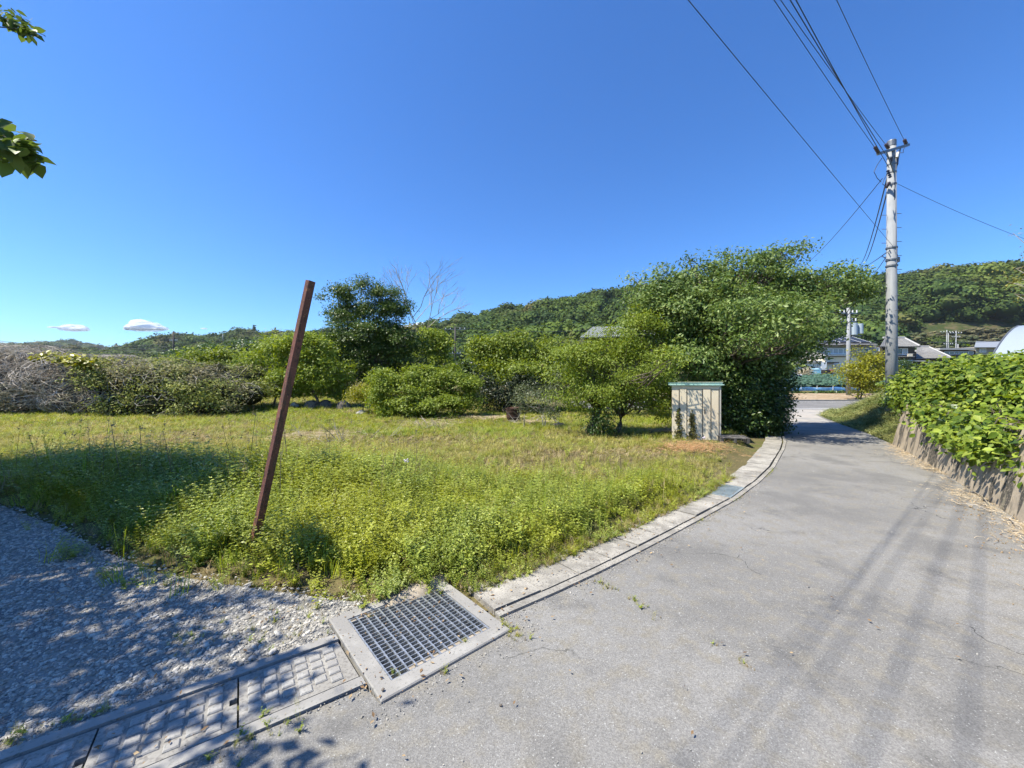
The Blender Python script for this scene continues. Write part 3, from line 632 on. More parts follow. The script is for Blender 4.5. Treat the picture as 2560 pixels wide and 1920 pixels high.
# dead climber on the front
m_vine = leafmat('dead_climber', (0.035,0.035,0.010), (0.065,0.06,0.015), (0.13,0.12,0.03), trans=.1, rough=.8)
pos = []
for (cx0, z1, wdt) in ((-Wd/2+.19, .78, .045), (-Wd/2+.50, .74, .05)):
    for _ in range(520):
        z = z1*R.random()**1.25
        if vnoise(z*14+cx0*9, 3.3+z*3, 2) < .33: continue
        ww = wdt*(.55+.9*(1-z/z1)+.4*math.sin(z*17+cx0*5)); pos.append((cx0+R.normal()*ww*.7+.05*(float(vnoise(z*7, cx0*5, 4))-.5), yf-.03-R.random()*.025, z))
pos = np.array(pos); v, f, t = leaf_arrays(pos, np.array([0, -1, .3])+R.normal(size=pos.shape)*.5, .03+.03*R.random(len(pos)), .7)
o = link('dead_climber', arrays_mesh('dead_climber', v, f, 3, {'tint': t}), m_vine); o.parent = sh
# dark slatted pallet lying beside it
m_pal = mat('weathered_dark_board', (0.07,0.065,0.06), .85, layers=[(9,.45,.65,(0.16,0.15,0.14))])
pc_ = P(1837, 1112, 9.3); pal = empty('pallet', (pc_[0], pc_[1]+.1, Hs(pc_[0], pc_[1]+.1)), 'dark weathered slatted pallet lying in the shade right of the shed', 'pallet', rz=math.radians(-18))
for j in range(4):
    o = link('board', MB().bbox((0, -.24+j*.16, .115), (.62, .11, .018), .003).mesh('board'), m_pal); o.parent = pal
for j in range(3):
    o = link('batten', MB().box((-.27+j*.27, 0, .052), (.06, .6, .104)).mesh('batten'), m_pal); o.parent = pal
# ---- rusty half drum
m_drum = mat('burnt_rusty_steel', (0.055,0.030,0.020), .75, .3, layers=[(6,.42,.62,(0.085,0.042,0.026)),(30,.5,.7,(0.03,0.02,0.016))], bump=(30,.3,.004))
dp = G(1284, 1059, .0); zb = Hs(dp[0], dp[1]+.2); dr = empty('burn_barrel', (dp[0], dp[1]+.2, zb), 'rusty open-topped steel drum tilted in the grass', 'barrel'); dr.rotation_euler = (.05, -.12, .3)
mb = MB(); rr = .245; prof = [(rr,-.05),(rr,.0),(rr+.006,.02),(rr,.04),(rr,.15),(rr+.010,.17),(rr,.19),(rr,.34),(rr+.009,.36),(rr,.38),(rr,.47),(rr+.006,.48),(rr-.012,.485),(rr-.016,.40),(rr-.02,.05),(0.001,.04)]
n = 28; vs = [(p[0]*math.cos(2*math.pi*k/n), p[0]*math.sin(2*math.pi*k/n), p[1]+(.012*math.sin(3*k) if p[1] > .46 else 0)) for p in prof for k in range(n)]
mb.add(vs, [(i*n+k, i*n+(k+1)%n, (i+1)*n+(k+1)%n, (i+1)*n+k) for i in range(len(prof)-1) for k in range(n)])
o = link('drum_shell', mb.mesh('drum_shell', True), m_drum); o.parent = dr
o = link('handle', MB().tube([(-.14,-.262,.165),(-.05,-.285,.160),(.05,-.285,.163),(.15,-.258,.17)], .006, 5).mesh('handle'), mat('worn_bright_steel', (.35,.30,.26), .4, .6)); o.parent = dr

# ---- utility poles
m_pole = mat('pole_concrete', (0.27,0.28,0.285), .8, layers=[(2.5,.45,.65,(0.23,0.24,0.245)),(1.2,.5,.62,(0.31,0.32,0.32),(8,8,.35))], bump=(40,.2,.003))
m_steel = mat('dull_fitting_steel', (0.20,0.21,0.22), .5, .6, rand=.1); m_ins = mat('insulator_porcelain', (0.07,0.05,0.06), .3); m_ins2 = mat('white_porcelain', (0.7,0.7,0.68), .3); m_cab = mat('black_cable', (0.035,0.04,0.055), .55)
def sagline(a, b, sag, n=14):
    a = np.array(a, float); b = np.array(b, float); return [tuple(a+(b-a)*t-np.array([0, 0, 4*sag*t*(1-t)])) for t in np.linspace(0, 1, n)]
PX, PY = P(2229, 900, 12.4)[:2]; PZ = 1.0
up = empty('utility_pole', (PX, PY, PZ), 'tall concrete utility pole rising beside the green hedge', 'utility pole')
topz = P(2232, 352, 12.4)[2]
mb = MB(); mb.tube([(PX, PY, PZ-.4), (PX, PY, 3), (PX, PY, topz-.16)], [.160, .145, .108], 22); mb.obj('shaft', m_pole, up, smooth=True)
mb = MB(); mb.tube([(PX, PY, topz-.18), (PX, PY, topz-.02), (PX, PY, topz)], [.117, .117, .112], 18); mb.obj('cap', m_steel, up)
def zat(py, d=12.4): return P(0, py, d)[2]
for pyv in (395, 412, 432, 462, 620, 650, 665): 
    z = zat(pyv); mb = MB(); mb.tube([(PX, PY, z-.022), (PX, PY, z+.022)], .108+.0105*(topz-z)+.006, 18); mb.obj('band', m_steel, up)
k = 0
for z in np.arange(2.9, topz-1.9, .45):
    sd = 1 if k % 2 else -1; r = .12+.0115*(topz-z); k += 1
    for sdd in ((1, -1) if z > 4.6 else (1,)):
        if z <= 4.6:   # the lower steps stand towards the road
            mb = MB(); mb.tube([(PX-.3*r, PY-r, z), (PX-.3*r-.03, PY-r-.13, z+.01)], .009, 5)
        else: mb = MB(); zz = z+(0 if sdd > 0 else -.05); mb.tube([(PX+sdd*r, PY, zz), (PX+sdd*(r+.165), PY, zz)], .009, 5)
        mb.obj('step', m_steel, up)
# crossarm from left-near to right-far
A0 = P(2197, 384, 12.0); A1 = P(2269, 363, 12.6); dA = A1-A0
mb = MB(); M3 = Matrix.Rotation(-math.asin(dA[2]/np.linalg.norm(dA)), 4, 'Y'); mb.box(((A0+A1)/2), (np.linalg.norm(dA)+.1, .075, .075), math.atan2(dA[1], dA[0]), M3); mb.obj('crossarm', m_steel, up)
mb = MB(); mb.tube([tuple(A0+dA*.25), (PX-.02, PY-.1, A0[2]-.45)], .018, 5); mb.tube([tuple(A0+dA*.75), (PX+.08, PY-.05, A0[2]-.38)], .018, 5); mb.obj('arm_brace', m_steel, up)
def insul(p, q, m=m_ins):   # a strain insulator between two points
    p = np.array(p); q = np.array(q); mb = MB(); n = 4
    for i in range(n):
        a = p+(q-p)*(i+.1)/n; b = p+(q-p)*(i+.55)/n; c = p+(q-p)*(i+.9)/n; mb.tube([a, b, c], [.022, .05, .02], 8)
    mb.obj('insulator', m, up)
wires = []
def cable(name, pts, r, label, group='power and telephone cables at the roadside pole'):
    mb = MB(); mb.tube(pts, r, 5); o = mb.obj(name, m_cab, None, smooth=True); return tag(o, label, 'cable', group)
def overhead(px0, py0, d0, px1, name, r, label, sag=.35, far=3.2, ins=None):
    """from the pole (pixel, distance) to where the line leaves the top of the picture and on past the camera"""
    a = P(px0, py0, d0); zrel = a[2]-EYE; d1 = zrel*F/953; b = P(px1, 0, d1); e = a+(b-a)*far
    pts = sagline(a, e, sag, 22); cable(name, pts, r, label)
    if ins: u = unit(e-a); insul(a+u*.04, a+u*ins)
    return a, e
overhead(2197, 383, 12.0, 1962, 'power_line', .0065, 'leftmost of the overhead wires running from the pole crossarm', ins=.55)
overhead(2222, 372, 12.2, 1979, 'power_line', .0065, 'second overhead wire from the left at the pole top', ins=.40)
overhead(2222, 398, 12.2, 2000, 'power_line', .0085, 'third overhead wire from the left near the pole top')
overhead(2223, 420, 12.2, 2013, 'power_line', .0085, 'fourth overhead wire from the left reaching the pole below the crossarm')
overhead(2266, 361, 12.6, 2109, 'power_line', .0065, 'rightmost overhead wire hanging from the right end of the crossarm', ins=.40)
overhead(2232, 615, 12.3, 1744, 'telephone_line', .0048, 'thick telephone cable that meets the pole halfway up', sag=.15)
def spanpx(p0, d0, p1, d1, name, r, label, sag): cable(name, sagline(P(*p0, d0), P(*p1, d1), sag, 18), r, label)
spanpx((2222,428),12.3,(2152,660),38,'power_line',.02,'upper of two cables dropping from the pole behind the big tree',.5)
spanpx((2224,455),12.3,(2158,660),38,'power_line',.02,'lower of two cables dropping from the pole behind the big tree',.6)
spanpx((2206,446),12.3,(1990,680),30,'power_line',.011,'thin cable slanting down left from the pole to the tree top',.3)
spanpx((2245,460),12.5,(2640,625),13,'power_line',.006,'thin cable running down to the right from the pole',.1)
spanpx((2224,625),12.3,(2150,670),30,'telephone_line',.014,'thin cable from the lower pole band to the tree edge',.1)
spanpx((2222,632),12.3,(2170,700),30,'telephone_line',.012,'thin cable under the lower pole band slanting to the tree',.1)
for (a, b, c) in (((2205,395),(2185,430),(2203,455)), ((2222,430),(2206,460),(2224,465)), ((2262,368),(2258,382),(2245,376)), ((2224,628),(2206,640),(2226,650)), ((2243,620),(2247,650),(2240,660)), ((2228,470),(2238,455),(2236,500))):
    mb = MB(); mb.tube([tuple(P(*a, 12.1)), tuple(P((a[0]+b[0])/2-2, (a[1]+b[1])/2, 12.05)), tuple(P(*b, 12.05)), tuple(P((c[0]+b[0])/2-1, (c[1]+b[1])/2+3, 12.05)), tuple(P(*c, 12.15))], .009, 5); mb.obj('jumper_loop', m_cab, up)
mb = MB(); z = zat(405); mb.tube([(PX+.10, PY-.05, z-.12), (PX+.12, PY-.05, z+.1)], .05, 8); mb.obj('fuse_holder', m_ins, up); mb = MB(); mb.tube([(PX-.12, PY-.1, z-.05), (PX-.14, PY-.12, z+.08)], .04, 8); mb.obj('fuse_holder', m_ins, up)
mb = MB(); mb.tube([(PX+.02, PY-.15, zat(400)), (PX+.06, PY-.15, zat(388))], .04, 8); mb.obj('fuse_holder', m_ins2, up)
insul(P(2224,455,12.2), P(2215,470,12.4)); insul(P(2219,340+85,12.1), P(2226,445,12.2))
mb = MB(); mb.box((PX+.17, PY-.02, zat(650)), (.07, .1, .16)); mb.obj('terminal_box', m_steel, up)

m_bark0 = mat('tarred_pole', (0.06,0.055,0.05), .8)
m_trf = mat('transformer_paint', (.36,.42,.45), .5)
def far_pole(px, ptop, pbase, d, label, arms=((0,.9),), r=.14, trans=False, group='distant utility poles'):
    a = P(px, ptop, d); b = P(px, pbase, d); o = empty('utility_pole', (b[0], b[1], b[2]), label, 'utility pole', group)
    mb = MB(); mb.tube([(b[0], b[1], b[2]-.5), (a[0], a[1], a[2])], [r*1.2, r*.8], 10); mb.obj('shaft', m_pole if (d < 60 or d > 80) else m_bark0, o, smooth=True)
    for dz, wd_ in arms:
        mb = MB(); mb.box((a[0], a[1], a[2]-dz-.25), (wd_*2, .1, .1), .1); mb.obj('crossarm', m_steel, o)
        for s in (-.9, -.45, .45, .9): mb = MB(); mb.tube([(a[0]+s*wd_, a[1], a[2]-dz-.2), (a[0]+s*wd_, a[1], a[2]-dz+.02)], .05, 6); mb.obj('insulator', m_ins2, o)
    if trans:
        mb = MB(); mb.tube([(a[0]+.45, a[1], a[2]-2.3), (a[0]+.45, a[1], a[2]-1.3)], .27, 12); mb.obj('transformer', m_trf, o); mb = MB(); mb.tube([(a[0]+1.0, a[1], a[2]-2.2), (a[0]+1.0, a[1], a[2]-1.35)], .22, 12); mb.obj('transformer', m_trf, o)
        mb = MB(); mb.box((a[0]+.6, a[1]+.3, a[2]-2.35), (1.5, .08, .08)); mb.obj('bracket', m_steel, o)
    return a, b, o
far_pole(2121, 770, 986, 33, 'concrete pole with grey transformers behind the yellow-green roadside shrub', ((.2,.8),(.9,.7)), .15, True)
far_pole(434, 829, 905, 70, 'dark slender pole standing above the bramble thicket on the left', ((1.4,.7),), .16)
far_pole(1138, 818, 930, 62, 'pole with a wide crossarm beyond the garden trees in the centre', ((.1,1.7),(4.0,.9)), .15)
far_pole(2367, 825, 905, 95, 'leftmost of the thin grey poles behind the tiled house', ((.3,1.6),), .11)
far_pole(2371, 833, 905, 96, 'thin grey pole just right of the leftmost far one', ((2.5,1.2),), .10)
far_pole(2390, 827, 908, 90, 'tallest thin grey pole left of the greenhouse', ((.3,1.4),(1.2,1.0)), .12)
far_pole(2395, 860, 908, 88, 'short thin grey pole right of the tall one near the greenhouse', (), .12)
far_pole(557, 836, 850, 260, 'tiny pole on the skyline of the wooded hill left of the steel post', (), .3)
for i, (ya, yb, yc) in enumerate(((848,862,858),(855,867,864),(862,872,868),(869,878,873))):
    o = cable('power_line', sagline(P(-60, ya-5, 70), P(430+(i%2)*6, yc, 70), 1.2, 16), .03, ['topmost','second','third','lowest'][i]+' of the thin wires above the thicket at far left', 'wires above the left thicket')
for i, (ya, yb) in enumerate(((818,815),(842,845),(848,852),(853,858))):
    cable('power_line', sagline(P(1138, ya, 62), P(1560, yb, 70), .9, 14), .035, ['topmost','second','third','lowest'][i]+' of the wires running right from the central far pole', 'wires beyond the garden trees')
cable('power_line', sagline(P(2300, 855, 80), P(2640, 845, 60), .3, 12), .05, 'dark wire crossing in front of the grey roofs and the greenhouse', 'wires by the houses')
cable('power_line', sagline(P(2121, 858, 33), P(2055, 850, 50), .4, 10), .022, 'wire from the transformer pole to the house with solar panels', 'wires by the houses')
cable('power_line', sagline(P(2121, 852, 33), P(2190, 855, 57), .4, 10), .022, 'wire along the eaves of the house with solar panels', 'wires by the houses')
# ================================================================ houses beyond the main road
m_slate = mat('dark_roof_sheet', (0.035,0.036,0.038), .8, layers=[(1.5,.45,.65,(0.06,0.06,0.065))])
m_solar = mat('solar_glass', (0.030,0.033,0.040), .45, .0, spec=.3); m_whitemetal = mat('white_frame', (0.78,0.79,0.78), .5)
m_greyw = mat('grey_siding', (0.30,0.28,0.25), .8, layers=[(.8,.4,.6,(0.34,0.32,0.28))]); m_beige = mat('beige_siding', (0.80,0.68,0.50), .8, layers=[(.8,.4,.6,(0.80,0.70,0.54))])
m_white = mat('white_render', (0.80,0.78,0.73), .8, layers=[(.8,.4,.6,(0.74,0.73,0.69))]); m_glass = mat('window_glass', (0.06,0.07,0.075), .12, spec=.7); m_curt = mat('curtained_glass', (0.40,0.42,0.43), .3)
m_tile = mat('grey_roof_tile', (0.167,0.167,0.164), .7, layers=[(2,.4,.6,(0.205,0.205,0.198))], rand=.08); m_brownw = mat('dark_timber_wall', (0.046,0.037,0.031), .8, layers=[(1,.4,.6,(0.068,0.056,0.046))]); m_ridge = mat('pale_ridge_tile', (0.384,0.378,0.360), .7)
m_block = mat('concrete_block_wall', (0.52,0.52,0.50), .85, layers=[(.7,.4,.6,(0.45,0.45,0.43))])
def win(root, px0, py0, px1, py1, d, panes=2, m=m_glass, fr=m_whitemetal, dep=.06):
    a = P(px0, py1, d); b = P(px1, py0, d); w_, h_ = b[0]-a[0], b[2]-a[2]; cx, cz = (a[0]+b[0])/2, (a[2]+b[2])/2
    f = MB(); t = min(.09, h_*.12)
    f.box((cx, d-dep, b[2]-t/2), (w_, .12, t)); f.box((cx, d-dep, a[2]+t/2), (w_, .12, t))
    for i in range(panes+1): f.box((a[0]+t/2+(w_-t)*i/panes, d-dep-.003, cz), (t, .12, h_-2*t-.004))
    fo = f.obj('window', fr, root)
    for i in range(panes):
        x = a[0]+t/2+(w_-t)*(i+.5)/panes; g = MB(); g.box((x, d-dep+.02, cz), ((w_-t)/panes-t-.004, .03, h_-2*t-.004)); o = g.obj('pane', m if not isinstance(m, list) else m[i%len(m)]); o.parent = fo; o.matrix_basis = fo.matrix_world.inverted() if False else Matrix.Translation(-Vector(root.location))
        o.matrix_basis = Matrix.Identity(4); o.matrix_parent_inverse = Matrix.Identity(4)
    return fo
def wbox(mb, px0, py0, px1, py1, d, depth):
    a = P(px0, py1, d); b = P(px1, py0, d); mb.box(((a[0]+b[0])/2, d+depth/2, (a[2]+b[2])/2), (b[0]-a[0], depth, b[2]-a[2]))
def slope(mb, A, B, C_, D, th=.12):
    A, B, C_, D = [np.array(v, float) for v in (A, B, C_, D)]; n = unit(np.cross(B-A, D-A)); n = n if n[2] > 0 else -n
    lo = [v-n*th for v in (A, B, C_, D)]; mb.add([*lo, A, B, C_, D], [(0,3,2,1),(4,5,6,7),(0,1,5,4),(1,2,6,5),(2,3,7,6),(3,0,4,7)])
# -- house with solar panels
D1 = 58.0; h1 = empty('house', P(2120, 936, D1), 'two-storey beige and grey house with solar panels on its dark roof', 'house')
mb = MB(); wbox(mb, 2060, 872, 2189, 893, D1, 7.5); mb.obj('upper_wall', m_greyw, h1)
mb = MB(); wbox(mb, 2062, 893.2, 2188, 907, D1+.05, 7.4); mb.obj('beige_wall', m_beige, h1)
mb = MB(); wbox(mb, 2062, 907.2, 2188, 940, D1+.02, 7.4); mb.obj('ground_floor_wall', m_white, h1)
mb = MB(); wbox(mb, 2060, 860, 2189, 871.8, D1+.02, 7.4); mb.obj('eaves_wall', m_greyw, h1)
e0, e1 = P(2055, 862, D1-.9), P(2192, 858, D1-.9); r0, r1 = P(2064, 845, D1+3.2), P(2201, 839, D1+3.2); r1[2] = r0[2] = (r0[2]+r1[2])/2; e0[2] = e1[2] = (e0[2]+e1[2])/2
mb = MB(); slope(mb, e0, e1, (e1[0], r1[1], r1[2]), (e0[0], r0[1], r0[2])); bk = r0[1]+4.4
slope(mb, (e0[0], r0[1], r0[2]), (e1[0], r1[1], r1[2]), (e1[0], bk, e1[2]), (e0[0], bk, e0[2])); rf = mb.obj('roof', m_slate, h1)
mb = MB(); mb.add([(e1[0]-.4, e1[1]+.5, e1[2]-.1), (e1[0]-.4, bk-.5, e1[2]-.1), (e1[0]-.4, r1[1], r1[2]-.15)], [(0, 1, 2)]); mb.obj('gable', m_greyw, h1)
sn = unit(np.cross(e1-e0, np.array((e0[0], r0[1], r0[2]))-e0)); sn = sn if sn[2] > 0 else -sn
dv = np.array((0, r0[1]-e0[1], r0[2]-e0[2])); du = np.array((e1[0]-e0[0], 0, 0))
for i in range(5):
    for j in range(2):
        u0, u1 = .03+i*.19, .03+i*.19+.17; v0, v1 = .18+j*.38, .18+j*.38+.36
        mb = MB(); slope(mb, *[e0+du*u+dv*v_+sn*.10 for u, v_ in ((u0,v0),(u1,v0),(u1,v1),(u0,v1))], th=.05); mb.obj('solar_panel', m_solar, h1)
    u0 = .03+i*.19+.172; mb = MB(); slope(mb, *[e0+du*u+dv*v_+sn*.09 for u, v_ in ((u0,.16),(u0+.012,.16),(u0+.012,.95),(u0,.95))], th=.05); mb.obj('panel_rail', m_whitemetal, h1)
mb = MB(); mb.tube([tuple(e0+np.array((0,-.06,-.1))), tuple(e1+np.array((0,-.06,-.1)))], .08, 6); mb.obj('gutter', m_greyw, h1)
win(h1, 2068, 871, 2120, 885, D1, 4, m_curt); win(h1, 2141, 871, 2170, 879, D1, 2)
mb = MB(); wbox(mb, 2066, 886.5, 2122, 888.5, D1-.6, .6); mb.obj('balcony_rail', m_whitemetal, h1)
win(h1, 2110, 908, 2122, 934, D1, 1, m_curt); win(h1, 2082, 909, 2100, 933, D1, 2, m_curt)
mb = MB(); wbox(mb, 2066, 905, 2098, 908, D1-1.2, 1.2); mb.obj('porch_roof', m_slate, h1)
win(h1, 2190.0, 869, 2197, 880, D1+.3, 1)
mb = MB(); a = P(2189, 940, D1); b = P(2189, 860, D1); mb.box((a[0]+.25, D1+4, (a[2]+b[2])/2), (.48, 7.2, b[2]-a[2])); mb.obj('side_wall', m_greyw, h1)
D1b = 55.0; h1b = empty('annex', P(2030, 936, D1b), 'low white annex with dark windows left of the house with solar panels', 'annex')
mb = MB(); wbox(mb, 1980, 907, 2052, 940, D1b, 4); mb.obj('wall', m_white, h1b)
mb = MB(); wbox(mb, 1976, 902, 2056, 906.8, D1b-.5, 5); mb.obj('roof', m_ridge, h1b)
mb = MB(); wbox(mb, 2053, 905, 2067, 936, D1b+.5, 2); mb.obj('door', m_whitemetal, h1b)
win(h1b, 2005, 915, 2017, 931, D1b, 1); win(h1b, 2019, 915, 2038, 926, D1b, 2); win(h1b, 2040, 908, 2052, 916, D1b, 1, m_curt)
# -- tiled house
D2 = 62.0; h2 = empty('house', P(2290, 935, D2), 'dark timber house with grey tiled roofs right of the concrete pole', 'house')
mb = MB(); wbox(mb, 2207, 863, 2287, 935, D2, 7); mb.obj('main_wall', m_brownw, h2)
mb = MB(); wbox(mb, 2287.3, 893, 2368, 935, D2+1, 6); mb.obj('wing_wall', m_brownw, h2)
def tiled(root, e0, e1, r0, r1, n, m=m_tile):
    """roof slope laid in separate courses with raised rolls"""
    e0, e1, r0, r1 = map(np.array, (e0, e1, r0, r1))
    mb = MB(); slope(mb, e0, e1, r1, r0, .14); sl2 = mb.obj('roof', m, root)
    nrm = unit(np.cross(e1-e0, r0-e0)); nrm = nrm if nrm[2] > 0 else -nrm
    mb = MB()
    for i in range(n):
        u = (i+.5)/n; a = e0+(e1-e0)*u+nrm*.02; b = r0+(r1-r0)*u+nrm*.02; mb.tube([a, b], .055, 5)
    o = mb.obj('tile_rolls', m, root); return nrm
tiled(h2, P(2200, 866, D2-.8), P(2300, 866, D2-.8), P(2212, 846, D2+2.8), P(2262, 846, D2+2.8), 26)
mb = MB(); mb.tube([P(2208, 844, D2+2.8), P(2262, 844, D2+2.8)], .16, 6); mb.tube([P(2262, 845, D2+2.8), P(2300, 864.5, D2-.8)], .13, 6); mb.obj('roof_ridge', m_ridge, h2)
tiled(h2, P(2290, 896, D2+.2), P(2380, 895, D2+.2), P(2293, 868, D2+4), P(2322, 868, D2+4), 28)
mb = MB(); mb.tube([P(2290, 866.5, D2+4), P(2322, 866.5, D2+4)], .16, 6); mb.tube([P(2322, 867, D2+4), P(2380, 893.5, D2+.2)], .13, 6); mb.obj('roof_ridge', m_ridge, h2)
mb = MB(); wbox(mb, 2284, 901, 2325, 903.5, D2-.6, 1.6); mb.obj('awning', m_ridge, h2)
mb = MB(); wbox(mb, 2240, 890.5, 2287, 892, D2-.9, .9); wbox(mb, 2240, 884, 2287, 884.8, D2-.9, .1); mb.obj('balcony', m_greyw, h2)
win(h2, 2242, 871, 2268, 888, D2, 2, [m_glass, m_curt]); win(h2, 2318, 905, 2352, 920, D2+1, 2); win(h2, 2242, 900, 2280, 922, D2, 3)
mb = MB(); wbox(mb, 2270, 884, 2282, 891, D2-.95, .15); mb.obj('hanging_mat', m_beige, h2)
# -- far low buildings
D3 = 85.0; h3 = empty('outbuilding', P(2395, 895, D3), 'low dark outbuilding with a bright white roof edge behind the poles', 'outbuilding')
mb = MB(); wbox(mb, 2353, 876, 2438, 905, D3, 6); mb.obj('wall', m_brownw, h3); mb = MB(); wbox(mb, 2350, 870, 2441, 874.5, D3-.5, 7); mb.obj('roof', m_ridge, h3); win(h3, 2360, 879, 2432, 886, D3, 6)
D4 = 84.0; h4 = empty('outbuilding', P(2480, 885, D4), 'grey-roofed long building partly hidden by the greenhouse', 'outbuilding')
mb = MB(); wbox(mb, 2439, 867, 2560, 888, D4+1, 6); mb.obj('wall', m_greyw, h4); mb = MB(); slope(mb, P(2436, 868, D4), P(2566, 868, D4), P(2440, 853, D4+4)+np.array((13,0,0))-np.array((2.2,0,0)), P(2440, 853, D4+4)); mb.obj('roof', mat('blue_grey_roof', (0.24,0.26,0.28), .5), h4); win(h4, 2448, 870, 2464, 881, D4+1, 2, m_curt); win(h4, 2484, 871, 2500, 880, D4+1, 2)
bw = MB(); wbox(bw, 2395, 897, 2466, 904, 70, .3); o = bw.obj('garden_wall', m_block); tag(o, 'pale low garden wall behind the hedge beside the greenhouse', 'wall')
bw = MB(); wbox(bw, 2178, 934.5, 2300, 942, 52, .3); o = bw.obj('garden_wall', m_block); tag(o, 'long white block wall at the foot of the tiled house', 'wall')
bw = MB(); wbox(bw, 1990, 938, 2176, 943, 51, .3); o = bw.obj('garden_wall', m_conc); tag(o, 'grey concrete edging wall above the green crop bank', 'wall')
# centre: roof above the light green tree and a low one
D5 = 55.0; h5 = empty('house', P(1500, 870, D5), 'house with a pale grey roof showing above the light green tree', 'house')
mb = MB(); wbox(mb, 1460, 842, 1600, 945, D5+1, 6); mb.obj('wall', m_brownw, h5)
e0, e1, r0, r1 = P(1450, 843, D5), P(1640, 838, D5), P(1482, 817, D5+4.5), P(1640, 816, D5+4.5); tiled(h5, e0, e1, r0, r1, 34, mat('mossy_grey_tile', (0.27,0.29,0.26), .8))
D6 = 40.0; h6 = empty('hut', P(1140, 930, D6), 'low grey hut roof hidden among the trees in the middle', 'hut')
mb = MB(); wbox(mb, 1090, 912, 1200, 960, D6+.6, 4); mb.obj('wall', m_brownw, h6); mb = MB(); slope(mb, P(1075, 913, D6), P(1205, 913, D6), P(1190, 905.5, D6+4), P(1085, 905.5, D6+4)); mb.obj('roof', mat('faded_sheet_roof', (0.42,0.40,0.36), .8, layers=[(1.2,.4,.6,(.30,.28,.25))]), h6)
D7 = 45.0; h7 = empty('hut', P(1390, 930, D7), 'pale flat roof glimpsed left of the light green tree', 'hut')
mb = MB(); wbox(mb, 1372, 894, 1440, 950, D7+.5, 4); mb.obj('wall', m_greyw, h7); mb = MB(); wbox(mb, 1368, 889.5, 1444, 893.5, D7, 5); mb.obj('roof', m_ridge, h7)
# ---- greenhouse
m_film = None
m_, t_, out_ = newmat('greenhouse_film'); b_ = N(t_, 'BsdfPrincipled'); b_.inputs['Base Color'].default_value = (.46,.53,.60,1); b_.inputs['Roughness'].default_value = .35; tr_ = N(t_, 'BsdfTranslucent'); tr_.inputs[0].default_value = (.45,.52,.60,1); mx_ = N(t_, 'MixShader'); mx_.inputs[0].default_value = .4; t_.links.new(b_.outputs[0], mx_.inputs[1]); t_.links.new(tr_.outputs[0], mx_.inputs[2]); t_.links.new(mx_.outputs[0], out_.inputs[0]); m_film = m_
ga, gb = np.array((29.6, 22.4)), np.array((35.4, 10.4)); gd = unit(gb-ga); gn = np.array((gd[1], -gd[0])); gn = gn if gn[0] < 0 else -gn
gh = empty('greenhouse', (*ga, 1.3), 'arched plastic-film greenhouse behind the hedge at the right', 'greenhouse')
gl = np.linalg.norm(gb-ga)
def arch(s, r, k=20):
    c = ga+gd*s; return [(c[0]+gn[0]*r*math.cos(a), c[1]+gn[1]*r*math.cos(a), 2.5+r*.44*(1-abs(math.cos(a))**1.6)) for a in np.linspace(0, math.pi, k)]
n = 24; k = 20; vs = []
for i in range(n+1): vs += arch(gl*i/n, 5.2+(0.012 if i % 2 else -0.012), k)
mb = MB(); mb.add(vs, [(i*k+j, i*k+j+1, (i+1)*k+j+1, (i+1)*k+j) for i in range(n) for j in range(k-1)])
mb.obj('film', m_film, gh, smooth=True)
for s_, e_ in ((0, 'a'), (gl, 'b')):
    a_ = arch(s_, 5.2); c = ga+gd*s_; mb = MB(); mb.add(a_+[(a_[-1][0], a_[-1][1], 0.9), (a_[0][0], a_[0][1], 0.9)], [tuple(range(len(a_)+2))]); mb.obj('end_wall', m_film, gh)
for sgn in (1, -1):
    p0 = ga+gn*5.2*sgn; p1 = gb+gn*5.2*sgn; mb = MB(); mb.quad((*p0, .9), (*p1, .9), (*p1, 2.5), (*p0, 2.5)); mb.obj('side_wall', m_film, gh)
for i in range(0, 7): mb = MB(); mb.tube(arch(gl*i/6, 5.235, 20), .03, 5); mb.obj('hoop', m_steel, gh)
p0 = ga+gn*5.23; p1 = gb+gn*5.23; mb = MB(); mb.tube([(*p0, 2.53), (*p1, 2.53)], .03, 5); mb.obj('rail', m_steel, gh)
# ---- things in front of the annex
tb = empty('tarp_stack', P(2040, 934, 50), 'pale blue tarpaulin crates stacked in front of the annex', 'crates')
m_cy = mat('cyan_tarp', (0.25,0.52,0.60), .6, layers=[(3,.45,.6,(0.45,0.66,0.70))])
for (a, b, c, d_) in ((2022,926,2053,944),(2030,921,2050,925.5)): mb = MB(); q0 = P(a, d_, 49.5); q1 = P(c, b, 49.5); mb.bbox(((q0[0]+q1[0])/2, 50.2, (q0[2]+q1[2])/2), (q1[0]-q0[0], 1.3, q1[2]-q0[2]), .08); mb.obj('crate', m_cy, tb)
tk = empty('tiller', P(2068, 935, 50), 'small dark cultivator machine with a red cover by the annex door', 'machine')
mb = MB(); q_ = P(2064, 929, 50); mb.bbox(q_, (.55, .8, .5), .1); mb.obj('engine', m_dark, tk); mb = MB(); q_ = P(2074, 928, 50); mb.bbox(q_, (.5, .7, .4), .1); mb.obj('cover', mat('red_cover', (.30,.07,.05), .5), tk)
for dx in (-.3, .25):
    q_ = P(2066, 933, 50); mb = MB(); mb.tube([(q_[0]+dx-.06, 49.7, q_[2]), (q_[0]+dx+.06, 49.7, q_[2])], .22, 12); mb.obj('wheel', m_dark, tk)
pv = empty('parked_van', P(1982, 948, 47), 'small white and blue vehicle half hidden by the big tree', 'vehicle')
q_ = P(1978, 941, 47); mb = MB(); mb.bbox(q_, (1.6, 1.4, .62), .12); mb.obj('body', m_white, pv); mb = MB(); mb.box((q_[0]+.1, 46.28, q_[2]+.0), (1.2, .02, .3)); mb.obj('windscreen', mat('bluish_glass', (.16,.22,.42), .2), pv); 
